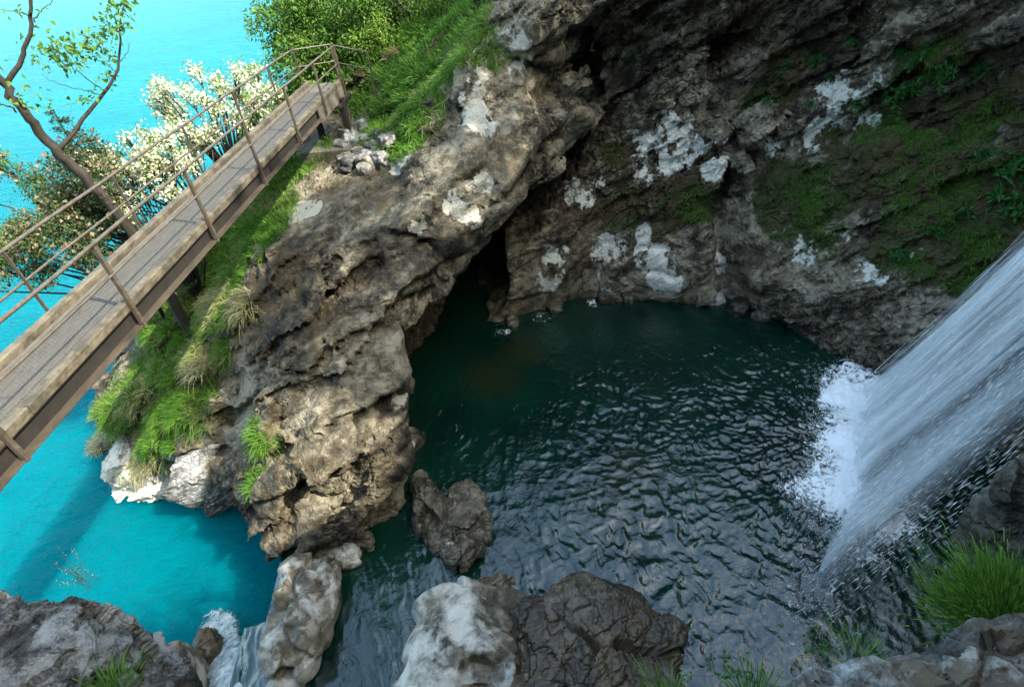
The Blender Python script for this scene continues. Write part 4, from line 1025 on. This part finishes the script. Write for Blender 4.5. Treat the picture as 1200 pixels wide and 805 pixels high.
# taller weeds and saplings on the meadow
for k, (px, py, rr_) in enumerate([(470, 40, 23.5), (495, 25, 23.5), (445, 75, 22.2), (515, 55, 22)]):
    c = hbase(px, py, rr_); gb = ground_at(c); top = gb + np.array([0, 0, 1.1 + 0.2 * (k % 3)])
    bush('meadow_shrub', ['leafy yellow-green shrub highest on the meadow by the crag', 'pale yellow-green shrub beside the dense tree', 'low yellow-green shrub near the path railing', 'small yellow-green shrub under the rock crag'][[1, 0, 2, 3][k]], 'shrub', gb,
         [(gb + np.array([rng.normal() * .35, rng.normal() * .35, 0.4 + 0.25 * j]), 0.42) for j in range(4)], 1400, 0.10, M_leafl, 60 + k, group='shrubs on the meadow')
# blossoming shrubs on the lake side of the bridge
labs = ['cream-blossomed shrub, tallest along the lake side of the bridge', 'cream-blossomed shrub spreading low beside the leaning tree', 'cream-blossomed shrub between the tallest one and the leaning tree', 'cream-blossomed shrub with sparse flowers near the far bridge posts']
for k, (px, py, rr_, n, sp, bl_) in enumerate([(245, 130, 20.5, 26, (.7, .8, .8), .62), (160, 208, 18.6, 24, (.8, .6, .5), .66), (205, 172, 19.2, 22, (.6, .7, .6), .62), (300, 115, 21.5, 16, (.5, .7, .5), .45)]):
    c_, c = clm(px, py, rr_, sp, n, 70 + k, 0.24)
    bush('blossom_shrub', labs[k], 'shrub', ground_at(c), c_, 4400, 0.085, M_leafl, 80 + k, group='blossoming shrubs by the bridge', bloom=bl_, mb=M_bloom, bsize=0.085)
# dark shrubs and a small conifer left of the bridge
labs = ['dark green bush with bare twigs below the leaning tree', 'dark green bush against the near bridge posts', 'dark bush with brown dead twigs at the lake edge', 'dark leafy bush at the foot of the leaning tree']
for k, (px, py, rr_, n, sp) in enumerate([(30, 235, 20.5, 11, (1.1, .7, .7)), (75, 285, 18.5, 10, (.8, .6, .6)), (5, 285, 20, 9, (.8, .6, .6)), (108, 228, 19, 8, (.6, .4, .6))]):
    c_, c = clm(px, py, rr_, sp, n, 90 + k, 0.5)
    bush('dark_bush', labs[k], 'bush', ground_at(c + np.array([1.6, 2.2, 0])), c_, 9000, 0.085, M_need if k % 2 else M_leaf, 95 + k, group='dark bushes left of the bridge', bloom=0.10, mb=M_twigleaf, bsize=0.12, aspect=0.4)
# conifer
cb = hbase(95, 215, 18.6); gb = ground_at(cb); top = hbase(62, 128, 18.8)
root = empty('small_conifer', tuple(gb), label='small dark conifer rising beside the leaning tree', category='tree')
tm = MB().tube([gb - np.array([0, 0, .3]), (gb + top) / 2, top], [0.07, 0.045, 0.01], 6)
r = np.random.default_rng(5); Pn, Dn = [], []
for k in range(110):
    f = r.uniform(0.12, 1.0); p = gb * (1 - f) + top * f; L = (1 - f) * 1.5 + 0.12; a = r.uniform(0, 6.28)
    d = np.array([math.cos(a), math.sin(a), 0.15]); e = p + d * L
    tm.tube([p, (p + e) / 2 + np.array([0, 0, .04]), e - np.array([0, 0, .12 * L])], [0.012, 0.008, 0.003], 4)
    s_ = r.random((int(70 * L) + 15, 1)); q = p + (e - p) * s_ + r.normal(size=(len(s_), 3)) * np.array([.05, .05, .03])
    Pn.append(q); Dn.append(np.repeat(d[None], len(q), 0))
V, F, t = leaf_mesh(np.concatenate(Pn), 0.085, 6, 0.3, 0.3, np.concatenate(Dn))
me = mesh_np('crown', V - gb, F, [M_need], smooth=False); attr(me, 'tone', t); link('crown', me, root)
o = tm.build('trunk', M_bark, None, True); o.data.transform(Matrix.Translation(-Vector(root.location))); o.parent = root
# leaning tree with sparse leaves
R0 = 17.6
pb = ground_at(hbase(150, 262, R0)); 
trk = [pb - np.array([0, 0, .3]), hbase(150, 262, R0), hbase(100, 208, R0), hbase(68, 180, R0), hbase(30, 135, R0), hbase(4, 95, R0), hbase(-30, 60, R0)]
root = empty('leaning_tree', tuple(pb), label='leaning tree with forked bare branches and few leaves by the bridge', category='tree')
def tpart(mb, name, m): 
    o = mb.build(name, m, None, True); o.data.transform(Matrix.Translation(-Vector(root.location))); o.parent = root; return o
def smooth_path(P, n=24):
    P = np.array(P); t = np.linspace(0, len(P) - 1, n); i = np.minimum(t.astype(int), len(P) - 2); f = (t - i)[:, None]
    Q = P[i] * (1 - f) + P[i + 1] * f
    for _ in range(3): Q[1:-1] = 0.25 * Q[:-2] + 0.5 * Q[1:-1] + 0.25 * Q[2:]
    return Q
pth = smooth_path(trk, 30)
tpart(MB().tube(pth + 0.03 * np.random.default_rng(2).normal(size=pth.shape), np.linspace(0.15, 0.075, 30), 9), 'trunk', M_bark)
def px_path(pts, r0=R0, dr=0.0): return [hbase(x, y, r0 + dr * k / len(pts)) for k, (x, y) in enumerate(pts)]
BR = [([(66, 182), (85, 155), (105, 130), (125, 108), (138, 84), (142, 70), (141, 45), (140, 20), (146, -5)], .075, .012, 0.4),
      ([(8, 100), (14, 88), (26, 72), (33, 50), (37, 20), (36, -10)], .085, .04, -.3),
      ([(125, 108), (112, 100), (95, 88), (75, 68), (62, 55)], .022, .006, -.3),
      ([(120, 112), (100, 105), (80, 104), (60, 95), (48, 86)], .016, .004, -.5),
      ([(137, 85), (125, 76), (110, 68), (100, 55)], .016, .004, .4),
      ([(142, 72), (150, 60), (154, 48)], .014, .004, .2), ([(38, 25), (50, 12), (68, -2)], .022, .008, .2), ([(34, 18), (20, 13), (0, 12)], .018, .006, -.2),
      ([(20, 130), (8, 124), (-10, 120)], .03, .012, -.3), ([(108, 118), (92, 118), (72, 126)], .012, .004, -.2), ([(141, 40), (130, 30), (122, 24)], .010, .003, .2),
      ([(88, 152), (80, 140), (84, 122)], .010, .003, .1)]
bm_ = []
for pts, r0, r1, dr in BR:
    pp = smooth_path(px_path(pts, R0, dr), 16); pp += 0.015 * np.random.default_rng(len(bm_)).normal(size=pp.shape)
    bm_.append(tpart(MB().tube(pp, np.linspace(r0 * .72, r1 * .8, 16), 6), 'branch', M_bark))
LC = []; r = np.random.default_rng(44)
for px, py, n, sp in [(q[0], q[1], int(q[2] * 1.5), q[3]) for q in [(55, 55, 14, .25), (65, 58, 20, .3), (78, 52, 26, .3), (88, 60, 20, .25), (98, 62, 26, .3), (112, 55, 26, .3), (122, 40, 28, .3), (130, 30, 28, .3), (134, 15, 22, .28), (148, 6, 12, .2), (140, 2, 14, .2), (60, 68, 16, .25),
                     (85, 75, 14, .2), (133, 68, 8, .15), (120, 88, 6, .12), (125, 96, 6, .12), (110, 110, 10, .15), (20, 5, 8, .3), (38, 10, 5, .2), (4, 80, 8, .3), (26, 110, 8, .2), (45, 118, 12, .25), (100, 120, 6, .1), (142, 34, 8, .15), (30, 45, 6, .1)]]:
    LC.append(hbase(px, py, R0) + r.normal(size=(n, 3)) * np.array([sp * .8, sp, sp * .45]))
V, F, t = leaf_mesh(np.concatenate(LC), 0.13, 45, 1.8, 0.62)
me = mesh_np('leaves', V - pb, F, [M_leaf], smooth=False); attr(me, 'tone', 0.25 + 0.75 * t); link('leaves', me, root)

# ferns and small plants on the gorge wall
def fern(name, label, p, n, size, seed, m=None, cat='fern', nfr=9, group=None):
    r = np.random.default_rng(seed); root = empty(name, tuple(p), label=label, category=cat)
    if group: root['group'] = group
    Vs, Fs, ts, n0 = [], [], [], 0
    for k in range(nfr):
        d = n * 0.8 + r.normal(size=3) * 0.7 + np.array([0, 0, .45]); d /= np.linalg.norm(d); L = size * r.uniform(0.6, 1.2)
        s_ = np.repeat(np.linspace(0.15, 1, 11), 2); Q = p + d * (L * s_)[:, None] + np.array([0, 0, -1]) * (0.45 * L * s_ ** 2)[:, None]
        sd = np.cross(d, r.normal(size=3)); sd /= np.linalg.norm(sd); sg = np.tile([1, -1], 11)[:, None]
        V, F, t = leaf_mesh(Q, L * 0.30, seed + k, 0.6, 0.45, dirs=1.8 * sd * sg + 0.8 * d)
        Vs.append(V); Fs.append(F + n0); ts.append(t); n0 += len(V)
    V = np.concatenate(Vs); me = mesh_np('fronds', V - p, np.concatenate(Fs), [m or M_fern], smooth=False); attr(me, 'tone', np.concatenate(ts)); link('fronds', me, root)
    return root
fl = ['in the cleft under the brow of the gorge wall', 'beside the pale scar on the mossy wall']
FS = [(1040, 105, .8), (1058, 112, .7), (1025, 115, .6), (1100, 75, .7), (1085, 68, .6), (1062, 62, .5), (1150, 85, .5), (925, 78, .45), (945, 70, .4), (968, 90, .35), (1000, 50, .4), (740, 68, .3), (900, 118, .35), (880, 120, .3),
      (1180, 205, .9), (1165, 225, .8), (1150, 185, .6), (1190, 240, .8), (1130, 255, .5), (1095, 270, .5), (1060, 300, .5), (1110, 170, .5), (1190, 185, .7), (950, 125, .3), (1005, 125, .4), (960, 70, .35), (835, 55, .25)]
for k, (px, py, sz) in enumerate(FS):
    p, n = hit(px, py, 'wall')
    if p is None: continue
    lab = ('lush fern clump in the cleft right of the pale scar on the mossy wall' if px > 1015 and py < 120 else 'big fern clump on the wall right above the waterfall stream' if px > 1120 else
           'small fern in the crack beneath the dark rock brow' if px > 820 and py < 130 else 'fern tuft low on the mossy bulge above the pool' if py > 140 else 'lone small fern on the bare crag of the back wall')
    fern('fern', lab, p, n, sz * 0.8, 700 + k, nfr=12, group='ferns on the gorge wall')
# tufts of moss and grass on the right wall
wm = blobs(WV, [(1090, 230, 1.6), (1150, 250, 1.8), (1100, 295, 1.3), (1050, 290, 1.0), (1060, 150, 1.6), (1150, 130, 1.6), (960, 240, 1.3), (1180, 210, 1.6), (1090, 80, 1.2), (820, 240, .8), (1130, 290, 1.4)], 'wall') * sstep(-0.1, 0.5, WN[:, 2]) * sstep(-0.1, 0.3, fbm(WV, 0.8, 3, 78))
P, iv = sample(WV, WF, wm, 26000, 5)
grass_obj('wall_moss', P, WN[iv], 0.13, 0.007, M_lush, 15, kind='stuff', droop=0.9, upw=0.2, label='shaggy green moss on the gorge wall')
# foreground tufts
def tuft(label, p, n, L, w, spread, seed, m, lean=(0, 0, 0)):
    r = np.random.default_rng(seed); p = np.array(p, float)
    P = p + r.normal(size=(n, 3)) * np.array([spread, spread, spread * 0.25])
    V, F, t = blades(P, np.tile([0, 0, 1.0], (n, 1)), L, w, seed, lean=lean, droop=0.6, upw=0.4)
    root = empty('grass_tuft', tuple(p), label=label, category='grass', group='grass tufts in the foreground')
    me = mesh_np('blades', V - p, F, [m], smooth=False); attr(me, 'tone', t); link('blades', me, root)
for k, (px, py, z, n, L, sp, lab) in enumerate([
        (1190, 700, 8.2, 5000, .15, .22, 'thick lush grass tuft on the ledge beside the upright rock'), (1140, 712, 8.1, 2400, .13, .16, 'lush grass tuft hanging over the dark ledge edge'),
        (785, 822, 8.8, 200, .20, .08, 'small spiky grass tuft above the dark wet boulder flank'), (888, 812, 8.8, 300, .17, .10, 'pale bluish grass tuft at the end of the broad grey boulder'),
        (5, 770, 8.6, 420, .34, .14, 'green grass tuft growing on the lichen-spotted boulder'), (125, 800, 8.8, 220, .20, .10, 'thin dark grass tuft at the foot of the lichen-spotted boulder'), (1010, 762, 8.7, 90, .18, .08, 'few grass blades behind the broad grey boulder')]):
    tuft(lab, at(px, py, z) - np.array([0, 0, .12]), n, L, 0.0042, sp, 800 + k, M_lush, lean=(0, .25, 0))
# thin weeds leaning out over the water
for k, (px, py, z, lab) in enumerate([(1090, 665, 8.2, 'wispy blue-green weed leaning from the ledge grass'), (965, 765, 8.6, 'small leafy weed behind the broad grey boulder'), (850, 785, 8.6, 'round-leaved sprig beside the pale grass tuft'), (95, 680, 8.7, 'dry wispy weed on top of the lichen-spotted boulder')]):
    p = at(px, py, z); r = np.random.default_rng(900 + k); root = empty('weed', tuple(p), label=lab, category='weed'); sm = MB(); Q = []
    for _ in range(9 if k != 3 else 14):
        e = p + r.normal(size=3) * np.array([.14, .14, .08]) + np.array([-.05, .1, .16]); b0_ = p + r.normal(size=3) * 0.05 - np.array([0, 0, .1])
        sm.tube([b0_, (b0_ + e) / 2 + r.normal(size=3) * .02, e], [0.003, 0.002, 0.001], 3)
        s_ = r.random((7, 1)); Q.append(b0_ + (e - b0_) * (0.3 + 0.7 * s_))
    o = sm.build('stems', M_twig, None); o.data.transform(Matrix.Translation(-Vector(p))); o.parent = root
    V, F, t = leaf_mesh(np.concatenate(Q), 0.045 if k != 3 else 0.02, 910 + k, 0.8, 0.6); me = mesh_np('leaves', V - p, F, [M_fern if k != 3 else M_straw], smooth=False); attr(me, 'tone', t); link('leaves', me, root)
# pale rock block at the top of the meadow
p, n = hit(508, 12, 'head')
if p is not None: boulder('boulder', p + np.array([0, .3, .5]), (.75, .5, .8), 480, M_grey, 'pale grey upright block at the top of the meadow', facet=.3, res=30, bias=.15)

# unseen leaf clumps added on the ridge to dapple the sunlight
r = np.random.default_rng(321); Q = []
for k in range(70):
    y = r.uniform(-2.2, 13); z = 29 + r.uniform(-1, 7.5); c = np.array([19.5 + r.uniform(-1.5, 2.5), y, z]); rad = r.uniform(0.5, 1.2)
    Q.append(c + r.normal(size=(int(60 * rad), 3)) * rad * 0.55)
V, F, t = leaf_mesh(np.concatenate(Q), 0.55, 322, 0.6, 0.7)
me = mesh_np('dapple_woods', V, F, [M_leaf], smooth=False); attr(me, 'tone', t); link('dapple_woods', me, kind='stuff', label='unseen leafy woods added along the ridge to dapple the sunlight')

# unseen tree added above the viewpoint; its crown shades the outlet and boulders
r = np.random.default_rng(77)
cl = [(np.array([r.uniform(2.0, 9.5), r.uniform(-3.4, -0.9), r.uniform(17.0, 20.0)]), r.uniform(0.7, 1.2)) for _ in range(26)]
tb = ground_at((6.0, -3.0, 0), 'bank')
bush('broadleaf_tree', 'unseen broadleaf tree added on the bank to shade the outlet', 'tree', tb, cl, 5200, 0.30, M_leaf, 78)
